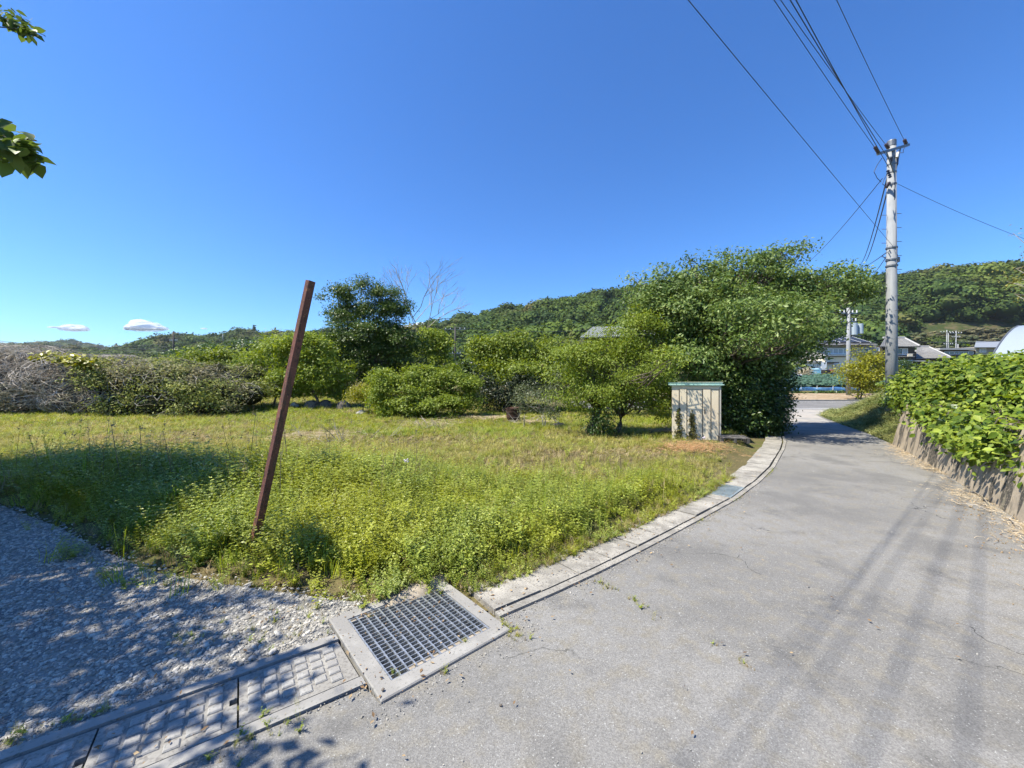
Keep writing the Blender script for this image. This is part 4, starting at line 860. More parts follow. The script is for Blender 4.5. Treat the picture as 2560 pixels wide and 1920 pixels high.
for dx in (-.5, .5): mb = MB(); mb.tube([(q_[0]+dx-.05, 46.5, q_[2]-.32), (q_[0]+dx+.05, 46.5, q_[2]-.32)], .2, 10); mb.obj('wheel', m_dark, pv)
# ---- crop netting on the bank
m_net = mat('green_crop_leaves', (0.07,0.13,0.085), .9, layers=[(2.2,.45,.55,(0.04,0.085,0.055)),(6,.45,.6,(0.11,0.17,0.11))], bump=(5,.8,.1))
xs = np.arange(22, 60, .5); ys_ = np.arange(37.6, 50.5, .5); Xn, Yn = np.meshgrid(xs, ys_); Zn = H(Xn, Yn)+.06+.16*vnoise(Xn*1.3, Yn*1.3)
dome = np.clip(1-((Xn-31)/11.5)**2, -.6, 1)*.45*sst(38, 44, Yn)*(1-sst(47, 51, Yn))*(Xn < 60); nx2 = len(xs); ii = np.arange(len(ys_)-1)[:, None]*nx2+np.arange(nx2-1)[None]
o = link('crop_rows', arrays_mesh('crop_rows', np.stack([Xn.ravel(), Yn.ravel(), (Zn+dome*.3).ravel()], 1), np.stack([ii, ii+1, ii+nx2+1, ii+nx2], -1).reshape(-1, 4), 4, smooth=True), m_net); tag(o, 'bank of dark green crops above the blue net', kind='stuff')
m_bnet = mat('blue_netting', (0.055,0.16,0.34), .8, layers=[(1.4,.42,.6,(0.12,0.28,0.46)),(9,.5,.65,(0.03,0.09,0.22))])
nf = empty('net_fence', (30, 36.2, .5), 'low blue net fence below the green crop bank', 'fence')
xs = np.arange(24.2, 33.2, .3); vs = []
for x in xs: s_ = .03*math.sin(x*2.1)+.02*math.sin(x*5); vs += [(x, 36.3+.03*math.sin(x*4), .40), (x, 36.15+.1*math.sin(x*3), .72), (x, 36.3, .98+s_)]
mb = MB(); mb.add(vs, [(i*3+j, (i+1)*3+j, (i+1)*3+j+1, i*3+j+1) for i in range(len(xs)-1) for j in range(2)]); mb.obj('netting', m_bnet, nf, smooth=True)
for x in xs[::5]: mb = MB(); mb.tube([(x, 36.2, .2), (x, 36.2, 1.12)], .02, 5); mb.obj('stake', m_whitemetal, nf)
# ================================================================ hills and far woods
def hill(name, prof, d0, dr, dback, zb, label, px0, px1, n=110, m=30, bumps=4.0, power=1.0):
    """terrain from the foot at d0 to the ridge at dr (both in metres) and down behind; prof = ridge line"""
    cols = np.linspace(px0, px1, n); ry = np.interp(cols, [p[0] for p in prof], [p[1] for p in prof]); rd = np.interp(cols, [p[0] for p in prof], [p[2] for p in prof])
    vs = []
    for j in range(m):
        t = j/(m-1)
        if t < .75: u = t/.75; d = d0+(rd-d0)*u; z = zb+(EYE-(ry-953)/F*rd-zb)*(np.sin(u*math.pi/2)**power if power != 1 else (0.25*u+0.75*sst(0, 1, u)))
        else: u = (t-.75)/.25; d = rd+(dback-rd)*u; z = (EYE-(ry-953)/F*rd)*(1-u*u*.8)+zb*0
        x = (cols-1280)/F*d; z = z+(vnoise(x*.03, d*.03, 1)-.5)*bumps*np.sin(min(t/.75, 1)*math.pi*.5)
        vs.append(np.stack([x, d+0*x, z], 1))
    vs = np.stack(vs); ii = np.arange(m-1)[:, None]*n+np.arange(n-1)[None]
    o = link(name, arrays_mesh(name, vs.reshape(-1, 3), np.stack([ii, ii+1, ii+n+1, ii+n], -1).reshape(-1, 4), 4, smooth=True), m_hill); tag(o, label, kind='structure'); return vs
m_hill = mat('hill_undergrowth', (0.055,0.065,0.025), .95, layers=[(.05,.4,.6,(0.04,0.055,0.02)),(.3,.45,.65,(0.10,0.085,0.045))], spec=.05)
PR = [(1000,865,330),(1157,835,330),(1200,826,330),(1273,813,320),(1330,809,320),(1388,786,310),(1440,787,310),(1481,777,300),(1550,765,300),(1700,753,290),(1900,749,280),(2090,752,270),(2175,749,270),(2215,737,270),(2256,727,270),(2300,723,265),(2350,709,265),(2407,705,260),(2488,705,260),(2560,709,260),(2800,733,260),(3300,793,260)]
HR = hill('hill', PR, 150, 300, 520, 9, 'wooded hill rising behind the houses on the right', 1000, 3300, bumps=5)
PLf = [(-900,878,450),(0,893,450),(300,903,450),(385,880,430),(420,870,420),(440,868,420),(509,862,420),(579,860,420),(648,864,420),(760,860,420),(900,858,420),(1000,855,430),(1150,858,450),(1300,868,450)]
HL = hill('hill', PLf, 240, 420, 700, 6, 'lower dark wooded hill behind the bramble thicket', -900, 1300, n=80, bumps=6)
PF = [(-900,880,1100),(0,874,1100),(60,878,1100),(110,872,1100),(150,867,1100),(185,868,1100),(215,872,1100),(245,880,1100),(270,886,1100),(330,884,1100),(380,880,1100),(500,880,1100),(700,870,1100),(1300,880,1100)]
HF = hill('hill', PF, 700, 1100, 1500, 10, 'faint blue-green ridge on the far left horizon', -900, 1300, n=90, m=20, bumps=8)
_mt = [(362,892,1300),(378,880,1300),(388,866,1300),(396,868,1300),(408,878,1300),(425,892,1300)]
hill('mountain', _mt, 1180, 1300, 1450, 40, 'pale blue mountain tip on the horizon left of the slender pole', 355, 430, n=16, m=12, bumps=2)

def far_crown(i, n=850, flat=.8):
    r = np.random.default_rng(100+i); nb = 7; C = r.normal(size=(nb, 3))*np.array([.38, .38, .25])+np.array([0, 0, .1]); Rr = .42+.25*r.random(nb)
    w_ = r.integers(0, nb, n); d = unit(r.normal(size=(n, 3))); d[:, 2] = np.abs(d[:, 2])*.9-.15; d = unit(d); p = C[w_]+d*Rr[w_][:, None]*(.86+.18*r.random(n))[:, None]*np.array([1, 1, flat])
    global R; keepR = R; R = r; v, f, t = leaf_arrays(p, d+np.array([0, 0, .5])+r.normal(size=p.shape)*.4, .10+.09*r.random(n), .8, .2, tint=np.clip(.5+.25*r.normal(size=n), 0, 1)); R = keepR
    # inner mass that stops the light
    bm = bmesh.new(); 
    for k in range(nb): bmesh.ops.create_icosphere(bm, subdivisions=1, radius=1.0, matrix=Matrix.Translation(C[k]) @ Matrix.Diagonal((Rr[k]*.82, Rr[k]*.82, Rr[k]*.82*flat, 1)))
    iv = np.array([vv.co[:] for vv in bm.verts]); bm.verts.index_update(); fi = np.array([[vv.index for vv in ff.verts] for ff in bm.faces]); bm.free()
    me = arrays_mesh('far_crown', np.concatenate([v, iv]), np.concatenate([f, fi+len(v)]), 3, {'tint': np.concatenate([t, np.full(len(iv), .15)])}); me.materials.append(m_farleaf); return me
m_farleaf = leafmat('far_tree_leaves', (0.025,0.046,0.013), (0.062,0.105,0.022), (0.118,0.160,0.033), trans=.15, rough=.7, patch=[(.018,.52,.64,(0.160,0.136,0.048),.75),(.03,.5,.62,(0.112,0.160,0.024),.6),(.045,.5,.6,(0.028,0.060,0.020),.6)], rand=.28, spec=.12)
fc_ = [far_crown(i) for i in range(7)]
def conifer(i, n=260):
    r = np.random.default_rng(300+i); z = r.random(n)**1.3*1.9; rad = .42*(1-z/2.0)*(.6+.4*r.random(n)); a = r.random(n)*6.28; p = np.stack([rad*np.cos(a), rad*np.sin(a), z-.6], 1); nn = np.stack([np.cos(a), np.sin(a), .7+0*a], 1)
    global R; keepR = R; R = r; v, f, t = leaf_arrays(p, nn, .16+.1*r.random(n), .7, .3, tint=.1+.35*r.random(n)); R = keepR
    me = arrays_mesh('far_crown', v, f, 3, {'tint': t}); me.materials.append(m_farleaf); return me
fc_ += [conifer(i) for i in range(2)]
def wood(name, V, n, s0, s1, label, tlo=0.0, thi=.95, mask=None, con=.07):
    m_, k_ = V.shape[:2]; a = R.random(n)*(m_-1)*.80; b = R.random(n)*(k_-1); i = a.astype(int); j = b.astype(int); u = (a-i)[:, None]; w_ = (b-j)[:, None]
    p = (V[i, j]*(1-u)+V[i+1, j]*u)*(1-w_)+(V[i, j+1]*(1-u)+V[i+1, j+1]*u)*w_
    k = np.ones(n, bool)
    if mask is not None: k = mask(p, a/(m_-1))
    p = p[k]; n = len(p); s = s0+(s1-s0)*R.random(n)**1.6
    idx = np.where(R.random(n) < con*2*vnoise(p[:, 0]*.02, p[:, 1]*.02, 5), 7+R.integers(0, 2, n), R.integers(0, 7, n)); p[:, 2] += s*.30
    return scatter(name, p, np.stack([np.zeros(n), np.zeros(n), R.random(n)*6.28], 1), s, idx, fc_, label)
def mR(p, t):
    px = p[:, 0]/p[:, 1]*F+1280; py = 953-(p[:, 2]-EYE)/p[:, 1]*F
    bare = (px > 2190) & (py > 806-0*px-((px-2200)*.02)) & (vnoise(p[:, 0]*.09, p[:, 1]*.09, 6) > .25)
    return ~bare & (p[:, 1] > 150)
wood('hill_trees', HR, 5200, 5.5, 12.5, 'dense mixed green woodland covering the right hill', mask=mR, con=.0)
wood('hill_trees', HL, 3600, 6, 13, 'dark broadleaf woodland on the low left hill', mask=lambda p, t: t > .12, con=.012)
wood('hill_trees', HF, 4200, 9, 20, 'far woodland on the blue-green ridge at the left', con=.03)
# scrub on the cleared foot of the hill
n = 1500; a = R.random(n)*8; b = 60+R.random(n)*49; i = a.astype(int); j = np.clip(b.astype(int), 0, 108); p = HR[i, j]+R.normal(size=(n, 3))*np.array([2, 2, 0])
m_scrub = leafmat('dry_scrub', (0.07,0.075,0.035), (0.15,0.13,0.065), (0.24,0.19,0.11), trans=.1, rough=.9, patch=[(.05,.48,.6,(0.07,0.10,0.04),.8)], rand=.3)
sp = [far_crown(40+q, 160, .5).copy() for q in range(3)]
for q in sp: q.materials.clear(); q.materials.append(m_scrub)
scatter('hill_scrub', p+np.array([0, 0, .2]), np.stack([np.zeros(n), np.zeros(n), R.random(n)*6.28], 1), 1.0+1.8*R.random(n), R.integers(0, 3, n), sp, 'dry brownish scrub on the cleared foot of the hill')

m_crop = leafmat('crop_leaf', (0.05,0.11,0.07), (0.085,0.165,0.105), (0.15,0.24,0.17), trans=.2, rough=.6, rand=.3)
cp = [far_crown(60+q, 90, .6).copy() for q in range(2)]
for q in cp: q.materials.clear(); q.materials.append(m_crop)
n = 2200; x = 23+R.random(n)*34; y = 37.9+np.round(R.random(n)*15)*.8+R.normal(size=n)*.08; scatter('crop_plants', np.stack([x, y, H(x, y)+.12], 1), np.stack([0*x, 0*x, R.random(n)*6.28], 1), .22+.22*R.random(n), R.integers(0, 2, n), cp, 'rows of low crop plants on the bank above the blue net')
# ================================================================ leaf and bark materials
m_bark = mat('grey_brown_bark', (0.10,0.08,0.06), .9, layers=[(6,.4,.6,(0.15,0.125,0.095),(1,1,.3)),(20,.5,.65,(0.06,0.05,0.04))], bump=(30,.6,.01))
m_deadw = mat('bleached_dead_twigs', (0.38,0.335,0.275), .9, layers=[(1.2,.4,.6,(0.27,0.235,0.185)),(5,.45,.65,(0.50,0.46,0.40)),(.8,.5,.62,(0.24,0.22,0.14))])
m_leafA = leafmat('cherry_leaves', (0.055,0.095,0.022), (0.13,0.20,0.042), (0.29,0.36,0.12), trans=.34, rough=.5, spec=.35)
m_leafB = leafmat('light_green_leaves', (0.105,0.150,0.018), (0.194,0.262,0.031), (0.340,0.405,0.064), trans=.38, rough=.5, spec=.3)
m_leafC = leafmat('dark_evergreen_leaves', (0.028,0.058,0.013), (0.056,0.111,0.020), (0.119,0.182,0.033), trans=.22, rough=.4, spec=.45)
m_leafD = leafmat('hedge_leaves', (0.09,0.155,0.016), (0.20,0.29,0.03), (0.37,0.45,0.07), trans=.40, rough=.52, spec=.3, rand=.18)
m_leafE = leafmat('olive_bramble_leaves', (0.095,0.128,0.027), (0.203,0.243,0.054), (0.392,0.405,0.121), trans=.3, rough=.6, patch=[(.7,.5,.62,(0.270,0.230,0.149),.7)], spec=.2)
m_yel = leafmat('yellow_green_leaves', (0.160,0.176,0.014), (0.277,0.290,0.023), (0.437,0.419,0.057), trans=.42, rough=.4)
m_blk = leafmat('shade_black_leaves', (0.010,0.016,0.006), (0.018,0.03,0.01), (0.03,0.045,0.015), trans=.1)  # near-black leaf colour carries the deep shade of the hollow

m_leafC3 = leafmat('mid_dark_leaves', (0.035,0.065,0.013), (0.07,0.12,0.02), (0.14,0.19,0.035), trans=.3, rough=.5, spec=.3)
def base(px, d, dz=0.0): x = (px-1280)/F*d; return np.array((x, d, Hs(x, d)+dz))
# ---- the big tree over the lane
lob = [PL(1640,735,12.2,75,55),PL(1730,712,12.4,85,62),PL(1840,690,12.6,90,60),PL(1925,648,12.8,58,30),PL(1985,632,12.9,42,16),PL(1975,720,12.8,95,55),PL(2085,712,13.0,85,48),PL(2120,705,13.3,45,34),
       PL(1660,815,11.9,95,70),PL(1790,800,11.6,120,85),PL(1920,800,11.8,110,85),PL(2010,795,12.4,75,70),PL(2020,860,12.2,55,50),PL(1740,900,11.2,95,60),PL(1860,905,11.3,95,70),PL(1945,890,11.6,70,55),PL(1595,745,12.4,45,35),PL(1800,940,12.2,90,70),PL(2010,612,12.9,26,7,.3),PL(1960,618,12.9,26,9,.3),PL(2150,678,13.2,28,9,.3),PL(1720,648,12.5,24,8,.3),PL(1590,700,12.4,28,10,.3),PL(1650,668,12.4,30,10,.3),PL(2160,725,13.2,24,14,.3),PL(1830,632,12.7,40,9,.3),PL(1930,765,9.7,60,40),PL(1990,835,9.9,50,36),PL(1975,790,9.3,55,38),PL(2010,840,9.4,42,30),PL(2040,800,9.8,45,32),PL(1940,825,9.2,50,34),PL(1880,845,9.7,55,38),PL(2050,770,10.3,48,32),PL(1840,780,10.2,60,40)]
tree('broadleaf_tree', 'big spreading leafy tree behind the shed reaching over the lane', 'tree', base(1850, 12.0), lob, 3700, 22, .15, .105, m_leafA, m_bark, .13, ntw=620, down=.5, inner=.30, rag=.7, tvar=.65, aspect=.52, stems=2, spread=.35, pads=20)
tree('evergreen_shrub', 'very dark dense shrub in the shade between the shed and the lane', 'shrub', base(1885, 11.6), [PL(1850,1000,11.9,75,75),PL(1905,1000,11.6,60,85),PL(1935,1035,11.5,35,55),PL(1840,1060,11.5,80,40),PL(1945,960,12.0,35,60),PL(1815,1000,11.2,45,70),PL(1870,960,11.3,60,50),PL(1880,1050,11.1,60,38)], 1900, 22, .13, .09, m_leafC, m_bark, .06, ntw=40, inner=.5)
# ---- light green tree left of the shed
tree('broadleaf_tree', 'light green leafy tree standing just left of the shed', 'tree', base(1515, 11.2), [PL(1500,880,11.2,80,48),PL(1590,830,11.4,65,55),PL(1640,850,11.4,60,60),PL(1450,905,11.0,75,55),PL(1540,920,10.9,95,60),PL(1630,930,11.0,65,60),PL(1420,960,10.9,55,45),PL(1500,985,10.7,90,45),PL(1600,1000,10.8,75,40),PL(1600,790,11.6,50,32),PL(1660,1010,11.3,30,50),PL(1688,885,9.5,42,26,.4),PL(1660,900,9.6,36,30,.35)], 1500, 22, .15, .085, m_leafB, m_bark, .08, ntw=160, down=.75, inner=.4, rag=.45, aspect=.36, stems=3, spread=.3, pads=14)
tree('shrub', 'small dark leafy shrub at the foot of the light green tree', 'shrub', base(1512, 10.6), [PL(1505,1045,10.6,35,30),PL(1530,1010,10.6,35,22),PL(1500,1070,10.6,40,16)], 130, 18, .10, .075, m_leafC, m_bark, .03, ntw=20, aspect=.4)
tree('shrub', 'pale thin-leaved shrub with bare twigs left of the light green tree', 'shrub', base(1340, 12.6), [PL(1330,985,12.6,45,35),PL(1375,1010,12.3,45,30),PL(1300,1000,12.9,25,25),PL(1395,965,12.4,30,35)], 260, 16, .13, .055, leafmat('pale_leaves', (0.075,0.10,0.04), (0.13,0.16,0.07), (0.26,0.28,0.16), trans=.3), m_deadw, .018, ntw=90, aspect=.5, stems=3, rag=.5, pads=8)
# ---- the middle ground
tree('palm_shrubbery', 'bushy evergreen clump with a fan palm behind the rounded bush', 'shrub', base(1270, 20.3), [PL(1230,880,20,60,35),PL(1290,870,20,65,38),PL(1350,890,19.5,60,35),PL(1400,900,19,45,35),PL(1240,930,19,60,40),PL(1320,935,18.6,70,40),PL(1385,940,18.4,55,40),PL(1200,870,20.5,35,28),PL(1370,860,20,40,20)], 1150, 18, .24, .15, m_leafB, m_bark, .08, ntw=50, inner=.4, rag=.5, stems=3, spread=.6, pads=14)
tree('shrub', 'near-black shrub standing in for the shaded hollow between the rounded bush and the light green tree', 'shrub', base(1260, 17), [PL(1230,990,17.4,40,40),PL(1275,990,17.4,40,40),PL(1310,960,17.4,45,25),PL(1200,960,18,45,25)], 420, 18, .18, .11, m_blk, m_bark, .05, ntw=10, inner=.5)
tree('rounded_bush', 'large rounded glossy green bush in the middle of the lot', 'bush', base(1040, 16), [PL(1000,945,16,70,32),PL(1070,945,16,80,34),PL(1140,965,15.8,62,34),PL(985,985,15.8,75,38),PL(1060,995,15.5,80,36),PL(1150,1000,15.5,60,30),PL(950,960,16.2,40,35),PL(1190,1005,15.6,32,24),PL(1000,1015,15.4,80,24),PL(1090,1018,15.3,80,22)], 2300, 20, .13, .10, m_leafB, m_bark, .05, ntw=60, inner=.4, rag=.3, stems=4, spread=.6, pads=14)
tree('shrub', 'low yellow-green shrub left of the rounded bush', 'shrub', base(905, 17), [PL(915,980,17,38,22),PL(885,990,17,25,14),PL(945,990,16.6,25,22)], 240, 16, .12, .08, m_yel, m_bark, .03, ntw=10)
tree('shrub', 'small upright shrub among the stones under the dark tree', 'shrub', base(843, 19), [PL(842,965,19,22,16),PL(850,985,19,22,12)], 110, 16, .13, .12, m_leafB, m_bark, .03, ntw=10)
tree('broadleaf_tree', 'tall dark green tree right of the leaning steel post', 'tree', base(945, 23), [PL(850,735,23,42,25),PL(905,722,23,58,26),PL(965,745,23,50,30),PL(995,775,23,32,35),PL(870,780,23,60,38),PL(940,790,23,65,42),PL(840,825,22.6,42,28),PL(905,840,22.5,65,32),PL(985,835,23,42,30),PL(960,880,23,60,28),PL(1010,880,23,32,22),PL(850,885,22.6,45,36),PL(925,900,22.6,60,36),PL(1005,855,22.8,52,34),PL(1040,850,23.2,28,22),PL(880,860,22.4,55,30)], 3000, 18, .20, .125, leafmat('mid_green_leaves', (0.045,0.08,0.014), (0.09,0.155,0.024), (0.18,0.245,0.045), trans=.3, rough=.4), m_bark, .16, ntw=120, inner=.4, rag=.55, pads=16)
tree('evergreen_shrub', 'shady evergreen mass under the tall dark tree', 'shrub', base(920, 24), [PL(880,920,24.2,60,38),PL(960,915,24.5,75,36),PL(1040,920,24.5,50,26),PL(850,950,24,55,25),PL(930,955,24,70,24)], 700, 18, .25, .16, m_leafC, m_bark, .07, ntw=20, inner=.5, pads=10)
tree('broadleaf_tree', 'small bright tree right of the tall dark tree', 'tree', base(1085, 26), [PL(1075,840,26,32,16),PL(1095,865,26,38,18),PL(1050,880,26,35,16),PL(1080,895,26,45,16),PL(1110,900,26,28,14)], 420, 16, .26, .17, m_leafB, m_bark, .08, ntw=30, rag=.5, pads=10)
tree('shrub', 'light green bushy shrub directly behind the leaning post', 'shrub', base(740, 19.3), [PL(690,870,19.5,45,32),PL(745,865,19,55,35),PL(800,880,19,50,35),PL(710,930,19,45,38),PL(780,935,18.8,65,35),PL(660,855,20,30,20),PL(840,930,18.8,35,30),PL(700,965,19.2,50,22),PL(770,970,19.2,60,20),PL(640,900,19.6,35,35)], 1500, 18, .2, .13, m_leafB, m_bark, .06, ntw=60, rag=.5, stems=3, spread=.7, pads=12)
tree('broadleaf_tree', 'mid green leafy tree beyond the thicket left of the post', 'tree', base(600, 34), [PL(560,895,34,50,30),PL(610,880,34,55,28),PL(590,930,33,70,28),PL(530,920,34,40,24),PL(650,900,33,30,30)], 650, 16, .38, .22, m_leafC, m_bark, .1, ntw=20, rag=.5, pads=12)
tree('broadleaf_tree', 'hazy tree at the right end of the low left hill', 'tree', base(480, 60), [PL(480,890,60,40,18),PL(430,900,62,35,14),PL(530,880,62,35,20)], 420, 14, .6, .35, m_leafC, m_bark, .1, ntw=5, rag=.5)
tree('shrub', 'yellow-green roadside shrub with reddish base by the transformer pole', 'shrub', base(2165, 30), [PL(2125,925,30,30,12),PL(2170,905,30,38,22),PL(2190,890,30,22,18),PL(2165,945,30,45,26),PL(2150,880,30,16,12),PL(2205,925,30,22,22),PL(2170,975,30,32,14)], 520, 16, .32, .17, m_yel, m_bark, .05, ntw=40, stems=4, spread=.5, rag=.5, pads=10)
tree('shrub', 'dark leafy sprout at the foot of the concrete pole', 'shrub', base(2245, 11.4), [PL(2240,955,11.4,20,14),PL(2235,985,11.2,18,14),PL(2225,1005,11.0,14,10),PL(2262,945,11.4,12,8)], 75, 14, .09, .07, m_leafC, m_bark, .015, ntw=10)
for i, (px, rx, pys) in enumerate(((2257, 13, (905, 919, 929)), (2275, 9, (915, 928)))):
    tree('cloud_pine', ['clipped garden pine with cloud-shaped pads in front of the tiled house', 'smaller clipped garden pine right of the cloud-shaped one'][i], 'tree', base(px, 55)*np.array([1,1,1]), [PL(px+(-1)**j*3, py, 55, rx*(.7+.2*j), 5.5) for j, py in enumerate(pys)], 190, 14, .25, .16, m_leafC, m_bark, .07, ntw=5, rag=.15, group='clipped pines in the garden')
tree('pampas_clump', 'bleached straw-coloured plant heap beside the annex', 'shrub', base(2010, 48), [PL(2012,932,48,17,8),PL(2020,925,48,9,6)], 130, 14, .2, .28, leafmat('straw_blades', (.34,.28,.17), (.48,.42,.28), (.62,.56,.42), trans=.2, rough=.8), m_deadw, .03, ntw=10, aspect=.14)
mb_pos = np.stack([24.0+R.random(1500)*9.5, 34.7+R.normal(size=1500)*.12, np.zeros(1500)], 1); mb_pos[:, 2] = H(mb_pos[:, 0], mb_pos[:, 1])+.03+.22*R.random(1500)*(vnoise(mb_pos[:, 0]*1.6, mb_pos[:, 1])>.35)
v, f, t = leaf_arrays(mb_pos, R.normal(size=mb_pos.shape)+np.array([0, 0, 1]), .12+.08*R.random(1500), .6, tint=None); o = link('crop_seedlings', arrays_mesh('crop_seedlings', v, f, 3, {'tint': t}), m_leafC); tag(o, 'row of low seedlings in front of the blue net', kind='stuff')
m_palm = mat('palm_green', (0.075,0.11,0.045), .5)
for (px, d, lb, L_) in ((775, 25, 'dark shrub mass behind the light green bushy shrub', [PL(740,940,25,60,30),PL(800,925,25,50,36),PL(690,950,25,50,24)]),
    (1135, 24, 'dense mid green shrub behind the left side of the rounded bush', [PL(1130,935,24,60,26),PL(1180,925,24,45,26),PL(1080,940,24,45,20)]),
    (1420, 21, 'deep green undergrowth left behind the light green tree', [PL(1430,930,21,60,40),PL(1380,960,21,60,34),PL(1470,960,20,50,38),PL(1330,960,21,45,28)]),
    (1590, 17, 'deep green undergrowth behind the light green tree and the shed', [PL(1570,950,17,70,55),PL(1640,960,16.5,60,60),PL(1700,960,16,50,70),PL(1520,975,17,50,40)]),
    (520, 27, 'light scrubby bush rising behind the olive bramble thicket', [PL(480,905,27,60,22),PL(560,900,27,60,28),PL(630,915,26,45,30),PL(420,915,28,50,16)])):
    tree('shrub', lb, 'shrub', base(px, d), L_, 620, 18, .012*d, .0075*d, m_leafB if 'light' in lb[:5] else m_leafC3, m_bark, .05, ntw=20, pads=10, rag=.45, inner=.45)
# fan palm fronds
pm = empty('fan_palm', base(1275, 20.5), 'fan palm with stiff radiating leaves rising from the evergreen clump', 'palm'); c0 = P(1283, 872, 20.4)
mb = MB(); mb.tube([base(1275, 20.5), c0], [.14, .10], 8); mb.obj('trunk', m_bark, pm)
for i in range(13):
    a = i*2.4; el = .15+.9*R.random(); dr = np.array((math.cos(a)*math.cos(el), math.sin(a)*math.cos(el), math.sin(el))); h_ = c0+dr*.75; mb = MB(); mb.tube([c0, h_], .012, 4)
    sd = unit(np.cross(dr, (0, 0, 1))); u2 = np.cross(sd, dr)
    for q in np.linspace(-1.25, 1.25, 11):
        t_ = h_+(dr*math.cos(q)+sd*math.sin(q))*.62-np.array((0, 0, .12)); wv = unit(np.cross(t_-h_, u2))*.018; m_ = (h_+t_)/2+np.array((0, 0, .02)); mb.add([h_, m_+wv, t_, m_-wv], [(0, 1, 2, 3)])
    mb.obj('frond', m_palm, pm)
# bare tree
def bare(name, label, bs, H_, n, spread, m, seed, parent=None):
    r = np.random.default_rng(seed); root = empty(name, bs, label, 'tree'); mb = MB(); tip = []
    def rec(p, d, L, rad, lv):
        q = p+d*L+r.normal(size=3)*.04*L; m_ = (p+q)/2+r.normal(size=3)*.05*L; mb.tube([p, m_, q], [rad, rad*.85, rad*.65], 4 if lv else 6, caps=False)
        if lv >= 5: return
        for _ in range(3 if lv < 4 else 2):
            nd = unit(d+r.normal(size=3)*np.array([spread, spread, .22])+np.array([0, 0, .18])); rec(q, nd, L*(.62+.2*r.random()), rad*.64, lv+1)
    rec(np.array(bs), unit(np.array((.05, 0, 1))), H_*.33, .07, 0); mb.obj('branches', m, root); return root
bare('bare_tree', 'leafless grey twiggy tree behind the tall dark tree', base(1046, 29), 9.4, 3, .42, m_deadw, 5)
# ---- stones
m_rock = mat('field_stone', (0.13,0.11,0.09), .9, layers=[(3,.4,.6,(0.20,0.17,0.14)),(12,.5,.65,(0.08,0.07,0.06))], bump=(12,.6,.02))
def rock(px, py, d, s, label, seed, m=None):
    bm = bmesh.new(); bmesh.ops.create_icosphere(bm, subdivisions=3, radius=1); rr = np.random.default_rng(seed); ph = rr.random(6)*6
    for v in bm.verts: c = v.co.copy(); k = 1+.16*math.sin(2.6*c.x+ph[0])*math.cos(2.2*c.y+ph[1])+.08*math.sin(6*c.z+ph[2]+3*c.x)+.04*math.sin(13*c.y+ph[3]); v.co = Vector((c.x*s[0]*k, c.y*s[1]*k, max(c.z, -.5)*s[2]*k))
    me = bpy.data.meshes.new('boulder'); bm.to_mesh(me); bm.free(); o = link('boulder', me, m or m_rock); p = base(px, d); o.location = (p[0], p[1], p[2]+s[2]*.12); o.rotation_euler = (0, 0, rr.random()*6); me.polygons.foreach_set('use_smooth', [True]*len(me.polygons)); return tag(o, label, 'stone', 'stones along the back of the lot')
rock(858, 985, 18.6, (.38,.28,.34), 'dark rounded boulder below the small upright shrub', 1); rock(780, 985, 19, (.36,.3,.34), 'brown boulder right of the leaning post in the back row', 2); rock(812, 985, 19.2, (.42,.3,.32), 'dark boulder touching the brown one on its right side', 3)
rock(903, 1003, 17, (.26,.2,.14), 'pale flat stone at the edge of the yellow-green shrub', 4, mat('pale_stone', (.42,.40,.36), .9)); rock(1397, 1065, 12.8, (.26,.2,.10), 'flat grey stone in the grass left of the light green tree', 5); rock(737, 985, 19, (.2,.16,.2), 'small pale stone just right of the leaning post', 6, bpy.data.materials['pale_stone'])
# ================================================================ bramble thicket
def vines(mb, lobes, n, r, seg=7, step=.22, curl=.55, sides=3):
    lobes = lumps(lobes); vol = np.array([l[1][0]*l[1][2] for l in lobes]); w_ = R.choice(len(lobes), n, p=vol/vol.sum())
    for q in range(n):
        c, rd = lobes[w_[q]]; d = unit(R.normal(size=3)); d[2] = abs(d[2])*.9-.1 if R.random() < .75 else d[2]; d[1] = -abs(d[1]) if R.random() < .75 else d[1]; p = c+d*rd*(.9+.16*R.random()); v = unit(np.cross(d, R.normal(size=3))+R.normal(size=3)*.35); v[2] -= .1; pts = [p]
        for _ in range(seg):
            v = unit(v+R.normal(size=3)*curl*.5+np.array([0, 0, -.07])); p = p+v*step*(.6+.8*R.random()); e = (p-c)/rd; L = np.linalg.norm(e)
            if L > 1.1: p = c+e/L*1.06*rd
            pts.append(p)
        k = r*(.5+1.0*R.random()**2); mb.tube(pts, [k*(1-.7*i/seg) for i in range(seg+1)], sides, caps=False)
